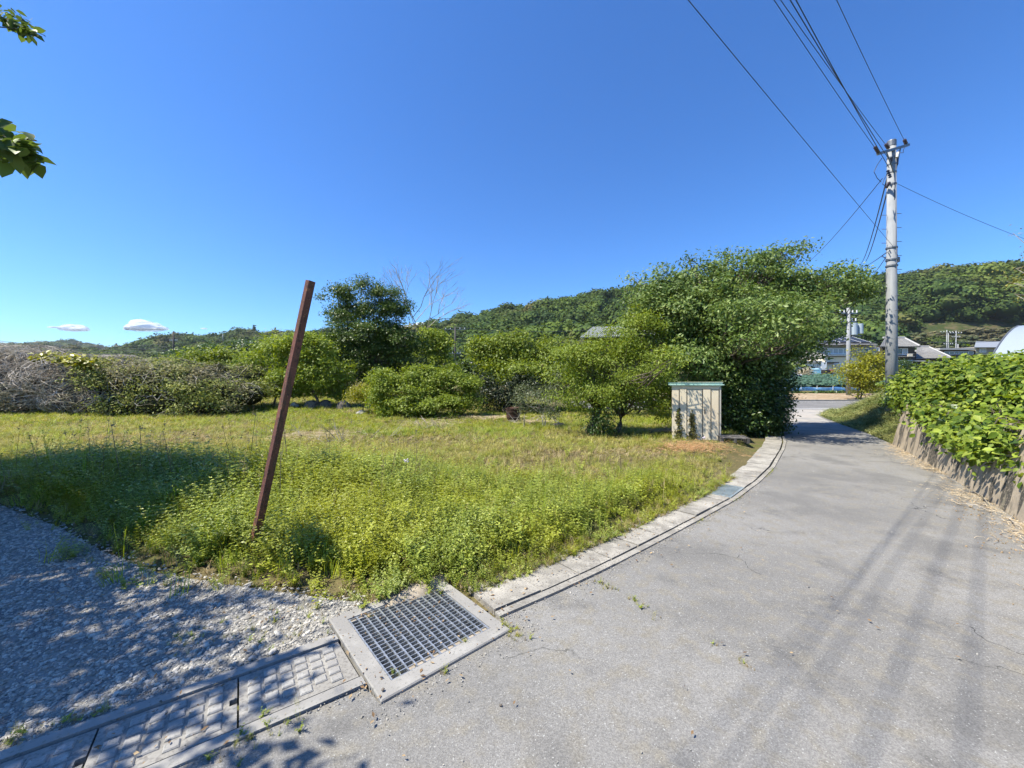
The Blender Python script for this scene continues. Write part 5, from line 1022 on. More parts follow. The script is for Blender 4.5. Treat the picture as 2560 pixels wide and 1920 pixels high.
def heap(name, label, bs, lobes, nv, nl, lm, vm, leaf, rv=.011, seg=8, part='leaves', cr=.16, pads=0, core=None):
    root = empty(name, bs, label, 'thicket'); mb = MB(); vines(mb, lobes, nv, rv, seg); mb.obj('vines', vm, root)
    L = lumps(lobes); cc, pos, out, wh, rep = crown_points(L, nl//10, 10, cr, .3, rag=.45, pads=pads); v, f, t = leaf_arrays(pos, out*.5+np.array([0, 0, .5])+R.normal(size=pos.shape)*.5, leaf*(.6+.8*R.random(len(pos))), .5, .4)
    link('leaves', arrays_mesh('leaves', v, f, 3, {'tint': t}), lm, root)
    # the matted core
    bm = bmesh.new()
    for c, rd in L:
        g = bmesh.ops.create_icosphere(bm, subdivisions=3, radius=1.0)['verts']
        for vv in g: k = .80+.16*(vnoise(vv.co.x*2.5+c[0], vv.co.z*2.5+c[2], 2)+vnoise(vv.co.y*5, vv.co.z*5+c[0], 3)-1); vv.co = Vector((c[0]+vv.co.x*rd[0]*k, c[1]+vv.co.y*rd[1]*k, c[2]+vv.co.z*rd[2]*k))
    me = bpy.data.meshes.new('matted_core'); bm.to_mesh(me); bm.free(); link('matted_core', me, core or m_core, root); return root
m_core = mat('matted_dead_stems', (0.130,0.111,0.091), .95, layers=[(7,.4,.6,(0.065,0.055,0.044)),(20,.5,.65,(0.221,0.195,0.169))], bump=(18,1,.08), spec=.05)
m_brown = leafmat('withered_leaves', (0.130,0.104,0.072), (0.221,0.182,0.137), (0.351,0.305,0.247), trans=.15, rough=.9)
heap('bramble_heap', 'grey tangled heap of dead vines at the far left', base(100, 18), [PL(-260,935,18,190,75,2.4),PL(-60,925,18,150,72,2.2),PL(90,935,18,130,68,2),PL(200,950,17.6,120,62,1.8),PL(40,990,17,160,45,1.3),PL(230,1000,17,110,40,1.2),PL(-200,1000,17,160,40,1.2),PL(300,940,18.2,90,50,1.6)], 6200, 5200, m_brown, m_deadw, .07, rv=.014)
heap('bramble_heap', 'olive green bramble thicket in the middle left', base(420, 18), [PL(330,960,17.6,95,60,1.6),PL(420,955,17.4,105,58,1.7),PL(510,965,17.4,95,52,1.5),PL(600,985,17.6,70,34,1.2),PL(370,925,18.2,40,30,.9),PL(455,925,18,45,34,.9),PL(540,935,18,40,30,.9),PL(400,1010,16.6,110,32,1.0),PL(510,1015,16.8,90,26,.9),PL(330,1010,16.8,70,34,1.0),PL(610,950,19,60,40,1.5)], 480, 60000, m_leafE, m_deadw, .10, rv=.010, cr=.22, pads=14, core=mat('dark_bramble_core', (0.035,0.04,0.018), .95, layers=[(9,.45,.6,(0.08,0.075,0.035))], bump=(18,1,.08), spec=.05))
for (px, py, d, rx, ry, n, lab) in ((145, 893, 17.2, 24, 10, 34, 'bright green creeper leaves on the left part of the dead heap'), (225, 905, 16.4, 28, 14, 46, 'bright green creeper leaves right of the first patch on the dead heap'), (190, 903, 16.8, 14, 8, 16, 'small tuft of creeper leaves between the two green patches')):
    root = empty('creeper', P(px, py, d), lab, 'creeper', 'creeper patches on the dead heap'); L = lumps([PL(px, py, d, rx, ry, .3)]); cc, pos, out, wh, rep = crown_points(L, n, 8, .12, .3); v, f, t = leaf_arrays(pos-np.array([0, .35, 0]), out*.3+np.array([0, -.4, .7])+R.normal(size=pos.shape)*.3, .13+.09*R.random(len(pos)), .75, .3)
    link('foliage', arrays_mesh('foliage', v, f, 3, {'tint': t}), m_yel, root)
tree('shrub', 'young yellowish bush in front of the stones at the thicket edge', 'shrub', base(655, 19), [PL(655,965,19,20,10),PL(650,985,18.6,30,8)], 90, 14, .12, .08, m_yel, m_bark, .02, ntw=5)
m_plank = mat('grey_broken_board', (.33,.33,.33), .8); rb = empty('board_pile', base(690, 19), 'broken grey boards lying between the thicket and the post', 'boards')
for (px, py, a, l, b) in ((680,957,-.35,.9,.2),(690,965,.25,.8,-.4),(700,972,.05,.6,.7)):
    q_ = P(px, py, 18.9); mb = MB(); mb.box(q_, (l, .2, .03), b, Matrix.Rotation(a, 4, 'Y')); mb.obj('board', m_plank, rb)
# ================================================================ the hanging hedge on the wall
LEAFV = np.array([(0,0,0),(.30,.30,.05),(.34,0,-.03),(.30,-.30,.05),(.66,.26,.03),(.68,0,-.05),(.66,-.26,.03),(1,0,-.13)])
LEAFF = np.array([(0,2,1),(0,3,2),(1,2,5),(1,5,4),(2,3,6),(2,6,5),(4,5,7),(5,6,7)])
def big_leaves(pos, nrm, size, down=.5, asp=1.0):
    n = len(pos); nrm = unit(nrm); a = unit(np.cross(nrm, unit(R.normal(size=(n, 3))))+np.array([0, 0, -down])); a = unit(a-nrm*np.sum(a*nrm, 1, keepdims=True)*.85); b = unit(np.cross(nrm, a)); nrm = np.cross(a, b)
    M_ = np.stack([a*size[:, None], b*(size*asp)[:, None], nrm*size[:, None]], 2)      # columns
    return M_
hedge_l = [PL(2285,975,9.6,38,38,.45),PL(2330,960,8.9,50,42,.5),PL(2390,945,8.2,58,44,.55),PL(2450,955,7.4,60,52,.6),PL(2520,945,6.7,62,52,.6),PL(2340,1005,8.3,45,36,.42),PL(2400,1025,7.5,55,55,.5),PL(2460,1060,6.6,60,60,.5),PL(2510,1110,5.9,60,68,.5),PL(2560,1010,6.1,70,85,.6),PL(2570,1120,5.2,75,90,.5),PL(2640,960,6.0,80,70,.6),PL(2680,1080,4.9,90,120,.6),PL(2290,1005,9.2,28,22,.3),PL(2760,1000,5.3,120,100,.7),PL(2460,925,9.5,80,30,.8),PL(2560,925,9.5,90,36,.8),PL(2345,1045,7.2,38,20,.25),PL(2400,1070,6.4,42,32,.25),PL(2450,1085,5.8,45,42,.25),PL(2500,1105,5.25,50,58,.28),PL(2550,1125,4.85,52,70,.28),PL(2610,1140,4.5,60,80,.3)]
root = empty('leafy_hedge', (8.5, 7.2, 1.0), 'bright green large-leaved hedge spilling over the concrete retaining wall', 'hedge')
L_ = lumps(hedge_l); cc, pos, out, wh, rep = crown_points(L_, 3700, 11, .13, .32, rag=.3)
k = sdist(pos[:, 0], pos[:, 1], RE) < .42; k &= (sdist(pos[:, 0], pos[:, 1], RE) < -.02) | (pos[:, 2] > .30+.30*vnoise(pos[:, 0]*1.3, pos[:, 1]*1.3, 3)); pos, out = pos[k], out[k]
nrm = out*.5+np.array([-.25, -.15, .75])+R.normal(size=pos.shape)*.38; size = .055+.068*R.random(len(pos))**1.2; M_ = big_leaves(pos, nrm, size, .55)
dist = np.linalg.norm(pos-np.array([0, 0, EYE]), axis=1); pxx = pos[:, 0]/pos[:, 1]*F+1280; face = -(out*unit(pos-np.array([0, 0, EYE]))).sum(1); C_ = np.array([l[0] for l in L_]); Rr = np.array([l[1] for l in L_])
dep = np.min(np.stack([np.linalg.norm((pos-C_[i])/Rr[i], axis=1) for i in range(len(L_))]), 0)
rank = size/dist*(face > .2)*(dep > .93)*(pxx < 2555); sel = np.argsort(-rank)[:300]; rest = np.ones(len(pos), bool); rest[sel] = False
v = pos[rest][:, None, :]+np.einsum('nij,kj->nki', M_[rest], LEAFV); nb = rest.sum(); f = (np.arange(nb)*8)[:, None, None]+LEAFF[None]; ti = np.repeat(R.random(nb), 8)
o = link('foliage', arrays_mesh('foliage', v, f, 3, {'tint': ti}), m_leafD, root); o['kind'] = 'stuff'
lm_ = []
for t_ in np.linspace(.1, 1, 5):
    me = arrays_mesh('leaf', LEAFV, LEAFF, 3, {'tint': np.full(8, t_)}); me.materials.append(m_leafD); lm_.append(me)
rl = Vector(root.location)
for i in sel:
    o = bpy.data.objects.new('leaf', lm_[int(R.integers(0, 5))]); COL.objects.link(o); o.parent = root
    o.matrix_basis = Matrix.Translation(Vector(pos[i])-rl) @ Matrix(M_[i].tolist()).to_4x4()
mb = MB()
for i in R.choice(len(cc), 420, replace=False):
    c = cc[i]; s_ = np.argmin([np.linalg.norm(c-q) for q in C_]); b_ = np.array((C_[s_][0]+.2, C_[s_][1]+.1, 1.0)); mb.tube([b_, (b_+c)/2+np.array((0, 0, .12))+R.normal(size=3)*.06, c], [.012, .008, .004], 3, caps=False)
mb.obj('stems', m_bark, root)
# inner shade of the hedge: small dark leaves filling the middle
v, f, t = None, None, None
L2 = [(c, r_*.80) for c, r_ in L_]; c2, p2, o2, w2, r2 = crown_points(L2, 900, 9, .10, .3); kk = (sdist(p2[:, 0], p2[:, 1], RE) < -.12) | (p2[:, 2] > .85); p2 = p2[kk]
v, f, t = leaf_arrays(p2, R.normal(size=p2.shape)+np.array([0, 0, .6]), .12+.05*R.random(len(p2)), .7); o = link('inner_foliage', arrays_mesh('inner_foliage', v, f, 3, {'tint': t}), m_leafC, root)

# ================================================================ the overhanging tree on the left
shA = [G(*p)[:2] for p in ((-1500,1120),(-700,1150),(0,1163),(250,1163),(480,1182),(680,1190),(700,1225),(560,1290),(400,1335),(240,1395),(0,1440),(-900,1460),(-2500,1460))]
shB = [G(*p)[:2] for p in ((-900,1440),(0,1430),(250,1395),(400,1420),(545,1470),(640,1480),(560,1530),(500,1590),(540,1650),(430,1720),(300,1790),(330,1860),(250,2050),(-1200,2050))]
shD = [G(*p)[:2] for p in ((-300,1440),(150,1470),(230,1520),(60,1600),(330,1640),(160,1700),(20,1760),(-300,1800))]
shC = [G(*p)[:2] for p in ((540,1650),(600,1640),(740,1790),(930,1750),(860,1790),(640,1850),(420,2050),(250,2050),(330,1860),(300,1790),(430,1720))]
spr = []
def targets(poly, n, h0, h1):
    poly = [tuple(p) for p in poly]; xs = [p[0] for p in poly]; ys = [p[1] for p in poly]; outp = []
    k = 0
    while len(outp) < n and k < 60000:
        k += 1; x = random.uniform(min(xs), max(xs)); y = random.uniform(min(ys), max(ys))
        if not inpoly(np.array([x]), np.array([y]), poly)[0]: continue
        h = random.uniform(h0, h1)
        if y > .2 and x/y*F+1280 < -220: continue
        c =  np.array((x-.62*h, y-.17*h, h)); ok = True
        for e in (-.8, 0, .8):
            q = c+np.array((.85, .5, -.2))*e
            if q[1] > .15:
                a = q[0]/q[1]*F+1280; b = 953-(q[2]-EYE)/q[1]*F
                if a > -60 and b > -70: ok = False
        if ok: outp.append(c)
    return outp
SA = targets(shA, 560, 3.2, 9.5); SB = targets(shB, 34, 2.6, 6.0)+targets(shC, 4, 2.4, 4.0)+targets(shD, 34, 2.6, 6.5)
pos = []; tw = MB(); hub = np.array((-8.6, 1.2, 4.6))
root = empty('overhanging_tree', (-9.6, .9, 0), 'tree whose leafy twig ends hang into the upper left corner', 'tree')
for c in SA+SB:
    a = math.radians(random.gauss(30, 16)); d = np.array((math.cos(a), math.sin(a), -.18)); L = random.uniform(.35, .75); n = int(random.uniform(50, 90))
    pts = c+d*(R.uniform(-L, L, n))[:, None]+R.normal(size=(n, 3))*.10; pos.append(pts); tw.tube([c-d*(L+.1), c+d*L*.3+np.array((0, 0, .02)), c+d*L], [.014, .009, .004], 3, caps=False)
pos = np.concatenate(pos); v, f, t = leaf_arrays(pos, R.normal(size=pos.shape)*.5+np.array([0, 0, 1]), .085+.05*R.random(len(pos)), .6, .3)
link('crown', arrays_mesh('crown', v, f, 3, {'tint': t}), m_leafA, root)
tw.tube([(-9.6, .9, -.2), (-9.5, .9, 1.2), (-9.2, 1.0, 2.6), (-8.9, 1.1, 3.8)], [.34, .26, .22, .19], 10)
for c in (SA+SB)[::7]:
    s_ = np.array((-8.9, 1.1, 3.7)); m_ = (s_+c)/2+np.array((0, 0, .25)); e = c
    if c[2] > 2: tw.tube([s_, s_*.6+m_*.4, m_, e], [.10, .07, .045, .014], 5, caps=False)
tips = [((25,50),4.9,30,11,80,.10),((72,76),4.8,12,12,45,.10),((15,360),2.75,50,30,95,.12),((60,375),2.7,26,26,48,.12),((90,352),2.66,10,14,12,.12)]
leaf_me = []
for t_, mm in ((.15, m_leafA), (.5, m_leafA), (.9, m_leafB)):
    me = arrays_mesh('leaf', LEAFV*np.array((1, 1.0, 1)), LEAFF, 3, {'tint': np.full(8, t_)}); me.materials.append(mm); leaf_me.append(me)
rl = Vector(root.location)
for (pc, d, rx, ry, n, ls) in tips:
    c = P(*pc, d); s_ = d/F; p = c+R.normal(size=(n, 3))*np.array((rx*s_*.6, .10, ry*s_*.6)); p = p[(p[:, 0]/p[:, 1]*F+1280) < (92 if pc[1] < 200 else 104)]
    nn = R.normal(size=p.shape)*.45+np.array([0, -.25, .8]); Mq = big_leaves(p, nn, ls*(.7+.5*R.random(len(p))), .7)
    for i in range(len(p)):
        yel = pc == (88, 350); o = bpy.data.objects.new('leaf', leaf_me[2 if yel else int(R.integers(0, 2))]); COL.objects.link(o); o.parent = root
        o.matrix_basis = Matrix.Translation(Vector(p[i])-rl) @ Matrix(Mq[i].tolist()).to_4x4()
    o_ = P(-260, pc[1]-20, d+.1); tw.tube([o_, (o_+c)/2+np.array((0, 0, .05)), c], [.016, .010, .004], 5, caps=False)
tw.obj('trunk', m_bark, root)
# branch ends of a tree at the right edge
tree('broadleaf_tree', 'yellowish leafy twig ends reaching in at the right edge above the hedge', 'tree', base(3000, 8.5), [PL(2560,665,8.5,26,12,.3),PL(2548,700,8.5,28,12,.3),PL(2565,730,8.5,30,14,.3),PL(2590,690,8.5,40,30,.4),PL(2563,578,8.5,10,7,.15),PL(2680,640,8.5,90,90,.8),PL(2760,720,8.5,90,90,.8)], 150, 9, .10, .055, leafmat('olive_yellow_leaves', (.12,.12,.02), (.20,.19,.03), (.33,.30,.08), trans=.3), m_deadw, .09, ntw=60, rag=.5, aspect=.6)

# ================================================================ grass and weeds
def tuft(n, h, w_, lean, mat_, seed, seg=2):
    r = np.random.default_rng(seed); vs = []; fs = []; ti = []
    for q in range(n):
        a = r.random()*6.28; b = r.random()*6.28; p = np.array((math.cos(a), math.sin(a), 0))*.035*r.random()**.5*(h/.2); d = np.array((math.cos(b), math.sin(b), 0)); L = h*(.5+.6*r.random()); le = lean*(.3+r.random()); sd = np.array((-d[1], d[0], 0))*w_*(.6+.7*r.random()); t_ = r.random(); k = len(vs)
        pts = [p, p+d*le*L*.25+np.array((0, 0, L*.55)), p+d*le*L*.85+np.array((0, 0, L*(1-.35*le)))]
        vs += [pts[0]-sd, pts[0]+sd, pts[1]-sd*.8, pts[1]+sd*.8, pts[2]]; fs += [(k, k+1, k+3), (k, k+3, k+2), (k+2, k+3, k+4)]; ti += [t_]*5
    me = arrays_mesh('tuft', vs, fs, 3, {'tint': ti}); me.materials.append(mat_); return me
def weed(nst, h, leafs, mat_, seed, lpairs=7, spread=.5, asp=.5):
    r = np.random.default_rng(seed); vs = []; fs = []; ti = []
    for q in range(nst):
        a = r.random()*6.28; d = np.array((math.cos(a), math.sin(a), 0)); L = h*(.55+.55*r.random()); sp_ = spread*(.2+r.random()); t0 = r.random()
        for j in range(lpairs):
            u = (j+.6)/lpairs; p = d*L*sp_*u**1.4+np.array((0, 0, L*u*(1-.18*u*sp_))); 
            for m_ in range(3 if j > 1 else 2):
                b = r.random()*6.28; e = np.array((math.cos(b), math.sin(b), .35*r.random()+.05)); e = e/np.linalg.norm(e); s_ = leafs*(.6+.7*r.random())*(1.15-.5*u); sd = np.array((-e[1], e[0], r.normal()*.25)); sd = sd/np.linalg.norm(sd)*s_*asp*.5; k = len(vs)
                vs += [p, p+e*s_*.5+sd+np.array((0, 0, s_*.06)), p+e*s_+np.array((0, 0, -s_*.12)), p+e*s_*.5-sd+np.array((0, 0, s_*.06))]; fs += [(k, k+2, k+1), (k, k+3, k+2)]; ti += [np.clip(.45*t0+.55*r.random()+.1*u, 0, 1)]*4
        tip = d*L*sp_+np.array((0, 0, L*(1-.18*sp_))); sd = np.array((-d[1], d[0], 0))*.0016; k = len(vs); vs += [-sd, sd, tip]; fs += [(k, k+1, k+2)]; ti += [.3]*3
    me = arrays_mesh('weed', vs, fs, 3, {'tint': ti}); me.materials.append(mat_); return me
m_gG = leafmat('fresh_grass', (0.138,0.213,0.031), (0.252,0.341,0.042), (0.437,0.480,0.074), trans=.4, rough=.45, patch=[(.5,.45,.62,(0.349,0.354,0.031),.7),(1.6,.5,.65,(0.134,0.256,0.021),.6)], rand=.2, spec=.45)
m_gY = leafmat('yellowing_grass', (0.21,0.21,0.045), (0.40,0.38,0.09), (0.60,0.55,0.21), trans=.38, rough=.5, patch=[(.6,.46,.62,(0.26,0.32,0.04),.6),(2.2,.5,.65,(0.42,0.36,0.15),.5)], rand=.2, spec=.3)
m_gD = leafmat('dry_grass', (0.20,0.15,0.07), (0.33,0.26,0.13), (0.48,0.40,0.24), trans=.2, rough=.8, rand=.2, spec=.2)
m_wG = leafmat('weed_leaves', (0.130,0.181,0.037), (0.264,0.332,0.051), (0.466,0.513,0.107), trans=.36, rough=.42, patch=[(.8,.45,.6,(0.349,0.366,0.026),.65)], rand=.2, spec=.5)
protos = [tuft(16, .20, .0026, .5, m_gG, 1), tuft(18, .26, .0028, .7, m_gG, 2), tuft(12, .30, .0024, .5, m_gG, 3),      # 0-2
          tuft(16, .17, .0028, .7, m_gY, 4), tuft(18, .22, .0028, .9, m_gY, 5), tuft(12, .28, .0022, .4, m_gY, 6),      # 3-5
          tuft(14, .15, .0028, 1.3, m_gD, 7), tuft(12, .22, .0024, 1.0, m_gD, 8),                                         # 6-7
          weed(7, .30, .030, m_wG, 9), weed(9, .24, .024, m_wG, 10, 8), weed(6, .38, .028, m_wG, 11, 10, .4), weed(8, .20, .034, m_wG, 12, 5, .8, .7)]  # 8-11
def stalk(seed, h, mstem, head):
    r = np.random.default_rng(seed); vs = []; fs = []; ti = []
    for q in range(3):
        a = r.random()*6.28; L = h*(.7+.4*r.random()); d = np.array((math.cos(a), math.sin(a), 0)); p = d*.03; m_ = p+d*L*.06+np.array((0, 0, L*.5)); t_ = p+d*L*.17+np.array((0, 0, L)); sd = np.array((-d[1], d[0], 0))*.0022; k = len(vs)
        vs += [p-sd, p+sd, m_-sd, m_+sd, t_-sd*.6, t_+sd*.6]; fs += [(k, k+1, k+3), (k, k+3, k+2), (k+2, k+3, k+5), (k+2, k+5, k+4)]; ti += [.5]*6
        for j in range(head): e = t_+r.normal(size=3)*np.array((.006, .006, .022)); k = len(vs); b = r.normal(size=3)*.0045; c = np.cross(b, r.normal(size=3)); vs += [e, e+b, e+c]; fs += [(k, k+1, k+2)]; ti += [.3+.7*r.random()]*3
    me = arrays_mesh('stalk', vs, fs, 3, {'tint': ti}); me.materials.append(mstem); return me
m_stk = leafmat('dead_stalk', (.10,.075,.04), (.24,.19,.10), (.40,.33,.20), trans=.1, rough=.8, rand=.2)
protos += [stalk(71, .5, m_gG, 14), stalk(72, .55, m_stk, 16), stalk(73, .42, m_gY, 12)]
def yellow(x, y):
    n1 = vnoise(x*.55+3, y*.55, 1); n2 = vnoise(x*1.7, y*1.7+4, 2)
    band = np.exp(-((y-(8.2-.10*x))/2.6)**2)          # the mown looking yellow belt
    belt2 = np.exp(-(((x-4.9)/1.2)**2+((y-8.6)/1.1)**2))
    near = 1-sst(3.2, 5.2, y+.15*x)
    return np.clip(.42+.80*band+.7*belt2-.45*near+.75*(n1-.5)+.5*(n2-.5)-.35*np.exp(-((x-2.2)**2/3+(y-5.6)**2/2.5)), 0, 1)
def place(n, y0, y1, scale_c, name, label, only=None):
    u = R.random(n); y = (y0**.6+(y1**.6-y0**.6)*u)**(1/.6); x = (-1.42*y-.4)+R.random(n)*(1.42*y+.4+np.minimum(1.0*y+1.5, 11))
    jx, jy = (vnoise(x*3, y*3, 1)-.5)*.5+R.normal(size=n)*.07, (vnoise(x*3, y*3+7, 2)-.5)*.5+R.normal(size=n)*.07; lw_ = x < -1.25
    k = inpoly(x+jx*lw_, y+jy*lw_, FIELD); x, y = x[k], y[k]
    e = np.abs(sdist(x, y, FIELD+[FIELD[0]])); keep = R.random(len(x)) < np.clip(.25+e*1.6, 0, 1); 
    bare_ = (np.abs(x-5.3) < 1.5) & (np.abs(y-8.7) < 1.3) & (R.random(len(x)) < .45)
    keep &= ~bare_; x, y, e = x[keep], y[keep], e[keep]; return x, y, e
x, y, e = place(64000, 2.6, 29, 1, '', ''); Yf = yellow(x, y); n = len(x)
near = 1-sst(4.2, 6.8, y-.22*np.maximum(x, 0)+.12*np.minimum(x, 0)+1.0*(vnoise(x*.7, y*.7, 4)-.5)); shade_tall = np.exp(-((x+5)/3.5)**2-((y-6.0)/1.3)**2)
r1 = R.random(n); dryp = .05+.55*np.exp(-(((x-5.1)/1.2)**2+((y-8.6)/1.0)**2))+.10*Yf+.42*np.exp(-(e/.20)**2)+.55*sst(.50,.72,vnoise(x*.75+2, y*.9, 3))*np.exp(-((y-(8.6-.10*x))/3.4)**2)
wp = np.clip(.62*near+.6*shade_tall+.08, 0, .8)*(1-.3*Yf)
idx = np.where(r1 < wp, 8+R.integers(0, 4, n), np.where(R.random(n) < Yf, 3+R.integers(0, 3, n), R.integers(0, 3, n))); idx = np.where(R.random(n) < dryp, 6+R.integers(0, 2, n), idx)
hf = .60+.42*near+.75*shade_tall+.28*(vnoise(x*1.1, y*1.1, 6)-.5)-.28*np.exp(-(((x-5.1)/1.4)**2+((y-8.8)/1.3)**2)); hf *= np.clip(.42+e*1.6, 0, 1)
sk = R.random(n) < .012+.018*shade_tall; idx = np.where(sk, 12+R.integers(0, 3, n), idx); hs_ = (.75+.5*R.random(n))*np.where(sk, np.maximum(hf, .7), hf); ws = hs_*(.8+.45*R.random(n))*np.where(sk, 1, np.clip(y/4.5, 1, 2.6)**.75)
scl = np.stack([ws, ws, hs_], 1); z = H(x, y)-.01
scatter('grass', np.stack([x, y, z], 1), np.stack([R.normal(size=n)*.16, R.normal(size=n)*.16, R.random(n)*6.28], 1), scl, idx, protos, 'uneven knee-low grass and weeds filling the vacant lot')
# sparse dry strands hanging over the gutter edge
n = 1500; sI = R.random(n)*float(cum[6]); off = .33+np.abs(R.normal(size=n))*.10; pp = np.array([along(a, b) for a, b in zip(sI, off)])
scatter('edge_weeds', np.concatenate([pp, np.zeros((n, 1))], 1), np.stack([R.normal(size=n)*.5, R.normal(size=n)*.5, R.random(n)*6.28], 1), .25+.45*R.random(n)*np.clip((off-.29)*6, .3, 1), np.where(R.random(n) < .45, 6+R.integers(0, 2, n), np.where(R.random(n) < .5, 8+R.integers(0, 4, n), 3)), protos, 'dry straggling weeds creeping over the gutter covers')
# tufts in joints and cracks, moss on the gravel edge
T = [(1262,1565,9,.02),(1285,1590,10,.03),(1272,1578,10,.03),(1255,1556,6,.02),(1292,1600,6,.03),(1495,1455,5,.03),(1512,1463,6,.03),(1530,1476,7,.03),(1575,1500,5,.02),(1598,1512,6,.03),(1640,1545,3,.02),(1785,1621,3,.02),(1857,1658,4,.02),(1880,1668,3,.02),(1100,1688,6,.02),(990,1690,4,.02),(690,1820,8,.05),(650,1842,8,.06),(610,1858,6,.05),(720,1800,5,.04),(560,1900,7,.06),(1160,1610,4,.01),(915,1538,6,.02),(930,1545,5,.02),
     (600,1400,0,0)]
tx = []
for (a, b, c, s_) in T:
    for _ in range(c): g_ = G(a, b); tx.append((g_[0]+R.normal()*s_, g_[1]+R.normal()*s_, .0))
for s_ in np.arange(2.2, 8, .10):
    if vnoise(np.array([s_*1.7]), np.array([3.]), 2)[0] > .45:
        for _ in range(3): p = along(s_+R.normal()*.05, -.01+R.normal()*.012); tx.append((p[0], p[1], 0))
for _ in range(160):
    a = R.uniform(420, 830); b = 1600+(a-420)*-.10+R.normal()*22; g_ = G(a, b)
    if inpoly(np.array([g_[0]]), np.array([g_[1]]), YARD)[0] and R.random() < .6: tx.append((g_[0], g_[1], 0))
for _ in range(260):
    s_ = R.uniform(-2.2, -.3); p = K0+GU*s_+GN_*(.53+abs(R.normal())*.05); tx.append((p[0], p[1], 0))
tx = np.array(tx); n = len(tx)
scatter('moss', tx, np.stack([R.normal(size=n)*.3, R.normal(size=n)*.3, R.random(n)*6.28], 1), .10+.14*R.random(n), np.where(R.random(n) < .35, 3+R.integers(0, 3, n), np.where(R.random(n) < .4, 11, 6)), protos, 'little tufts growing in the joints and cracks')
# the grass bank beside the lane
m_bank = leafmat('cut_grass', (0.124,0.149,0.041), (0.236,0.253,0.078), (0.422,0.414,0.166), trans=.25, rough=.7, patch=[(.9,.45,.6,(0.10,0.15,0.035),.6)], rand=.2)
bp_ = [tuft(14, .12, .005, 1.5, m_bank, 51), tuft(16, .10, .005, 1.8, m_bank, 52), tuft(12, .16, .004, 1.1, m_bank, 53)]
n = 9000; y = 9.4+R.random(n)**1.3*11; x = np.interp(y, [p[1] for p in RE[1:]], [p[0] for p in RE[1:]])+.03+R.random(n)*4.5
k = (x < np.interp(y, [9, 12, 21], [12.5, 14.5, 19])); x, y = x[k], y[k]; n = len(x)
ww = (.8+.6*R.random(n))*np.clip(y/9, 1, 2)
scatter('bank_grass', np.stack([x, y, H(x, y)], 1), np.stack([R.normal(size=n)*.3, R.normal(size=n)*.3, R.random(n)*6.28], 1), np.stack([ww, ww, .7+.5*R.random(n)], 1), R.integers(0, 3, n), bp_, 'short pale cut grass on the bank beside the lane')
# straw drifted along the wall foot
def straws(name, pts, L0, L1, w_, mat_, label, ang=None, lift=.02, cat=None):
    n = len(pts); a = R.random(n)*6.28 if ang is None else ang; l = L0+(L1-L0)*R.random(n)**2; d = np.stack([np.cos(a), np.sin(a), R.normal(size=n)*.10], 1); s_ = np.stack([-np.sin(a), np.cos(a), 0*a], 1)*w_*(.5+R.random(n))[:, None]; b = R.normal(size=(n, 1))*.12; m_ = pts+s_*0+np.cross(d, np.array([0, 0, 1]))*l[:, None]*b+np.array([0, 0, lift*.4])
    p0 = pts-d*l[:, None]/2; p1 = pts+d*l[:, None]/2; up_ = np.array([0, 0, 1])*w_*.8
    v = np.stack([p0-s_, p0+s_, m_-s_, m_+s_, p1-s_*.6, p1+s_*.6, p0+up_, m_+up_*1.2, p1+up_], 1); v[:, :, 2] = np.maximum(v[:, :, 2], pts[:, 2:3]+.001)
    fb = np.array([(0,6,7),(0,7,2),(6,1,3),(6,3,7),(2,7,8),(2,8,4),(7,3,5),(7,5,8)]); f = (np.arange(n)*9)[:, None, None]+fb
    o = link(name, arrays_mesh(name, v, f, 3, {'tint': np.repeat(R.random(n), 9)}), mat_); return tag(o, label, kind='stuff')
m_straw = leafmat('straw', (0.22,0.16,0.09), (0.40,0.31,0.19), (0.62,0.52,0.36), trans=.1, rough=.8)
n = 3600; s_ = R.random(n)*wc[-1]; o_ = -(.01+np.abs(R.normal(size=n))*.17*(.35+1.1*vnoise(s_*1.1, s_*0+2, 3))); k = R.random(n) < np.clip(vnoise(s_*1.3, s_*0+7, 1)*1.6-.1, .12, 1); s_, o_ = s_[k], o_[k]
pp = np.array([walong(a, b) for a, b in zip(s_, o_)]); wd_ = math.atan2(W[-1][1]-W[3][1], W[-1][0]-W[3][0]); straws('straw_litter', np.concatenate([pp, np.full((len(pp), 1), .006)+.02*R.random((len(pp), 1))**2], 1), .03, .22, .0022, m_straw, 'dry straw and leaf litter drifted along the wall foot', ang=wd_+R.normal(size=len(pp))*.6)
n = 900; s_ = R.random(n)*wc[-1]*.6; pp = np.array([walong(a, -.12-abs(R.normal())*.22) for a in s_])
scatter('wall_litter', np.concatenate([pp, np.full((n, 1), .004)], 1), R.random((n, 3))*6, .006+.012*R.random(n)**3, R.integers(0, 3, n), [(lambda me: (me.materials.clear(), me.materials.append(m_dirtstrip), me)[2])(stone_proto(60+i, .4)) for i in range(3)], 'crumbs of earth below the retaining wall')
mb = MB()
for (a, b, c) in (((2430,1230),(2455,1250),(2478,1272)), ((2395,1262),(2440,1275),(2500,1290)), ((2525,1300),(2545,1285),(2560,1310)), ((2520,1296),(2532,1318),(2558,1325)), ((2318,1142),(2314,1120),(2306,1104))):
    q = [G(*p) for p in (a, b, c)]; q = [np.array((p[0], p[1], .012+.05*(i == 1))) for i, p in enumerate(q)]; mb.tube(q, [.006, .005, .003], 5)
o = mb.obj('dead_twigs', m_deadw); tag(o, 'bleached curved twigs lying at the wall foot', kind='stuff')
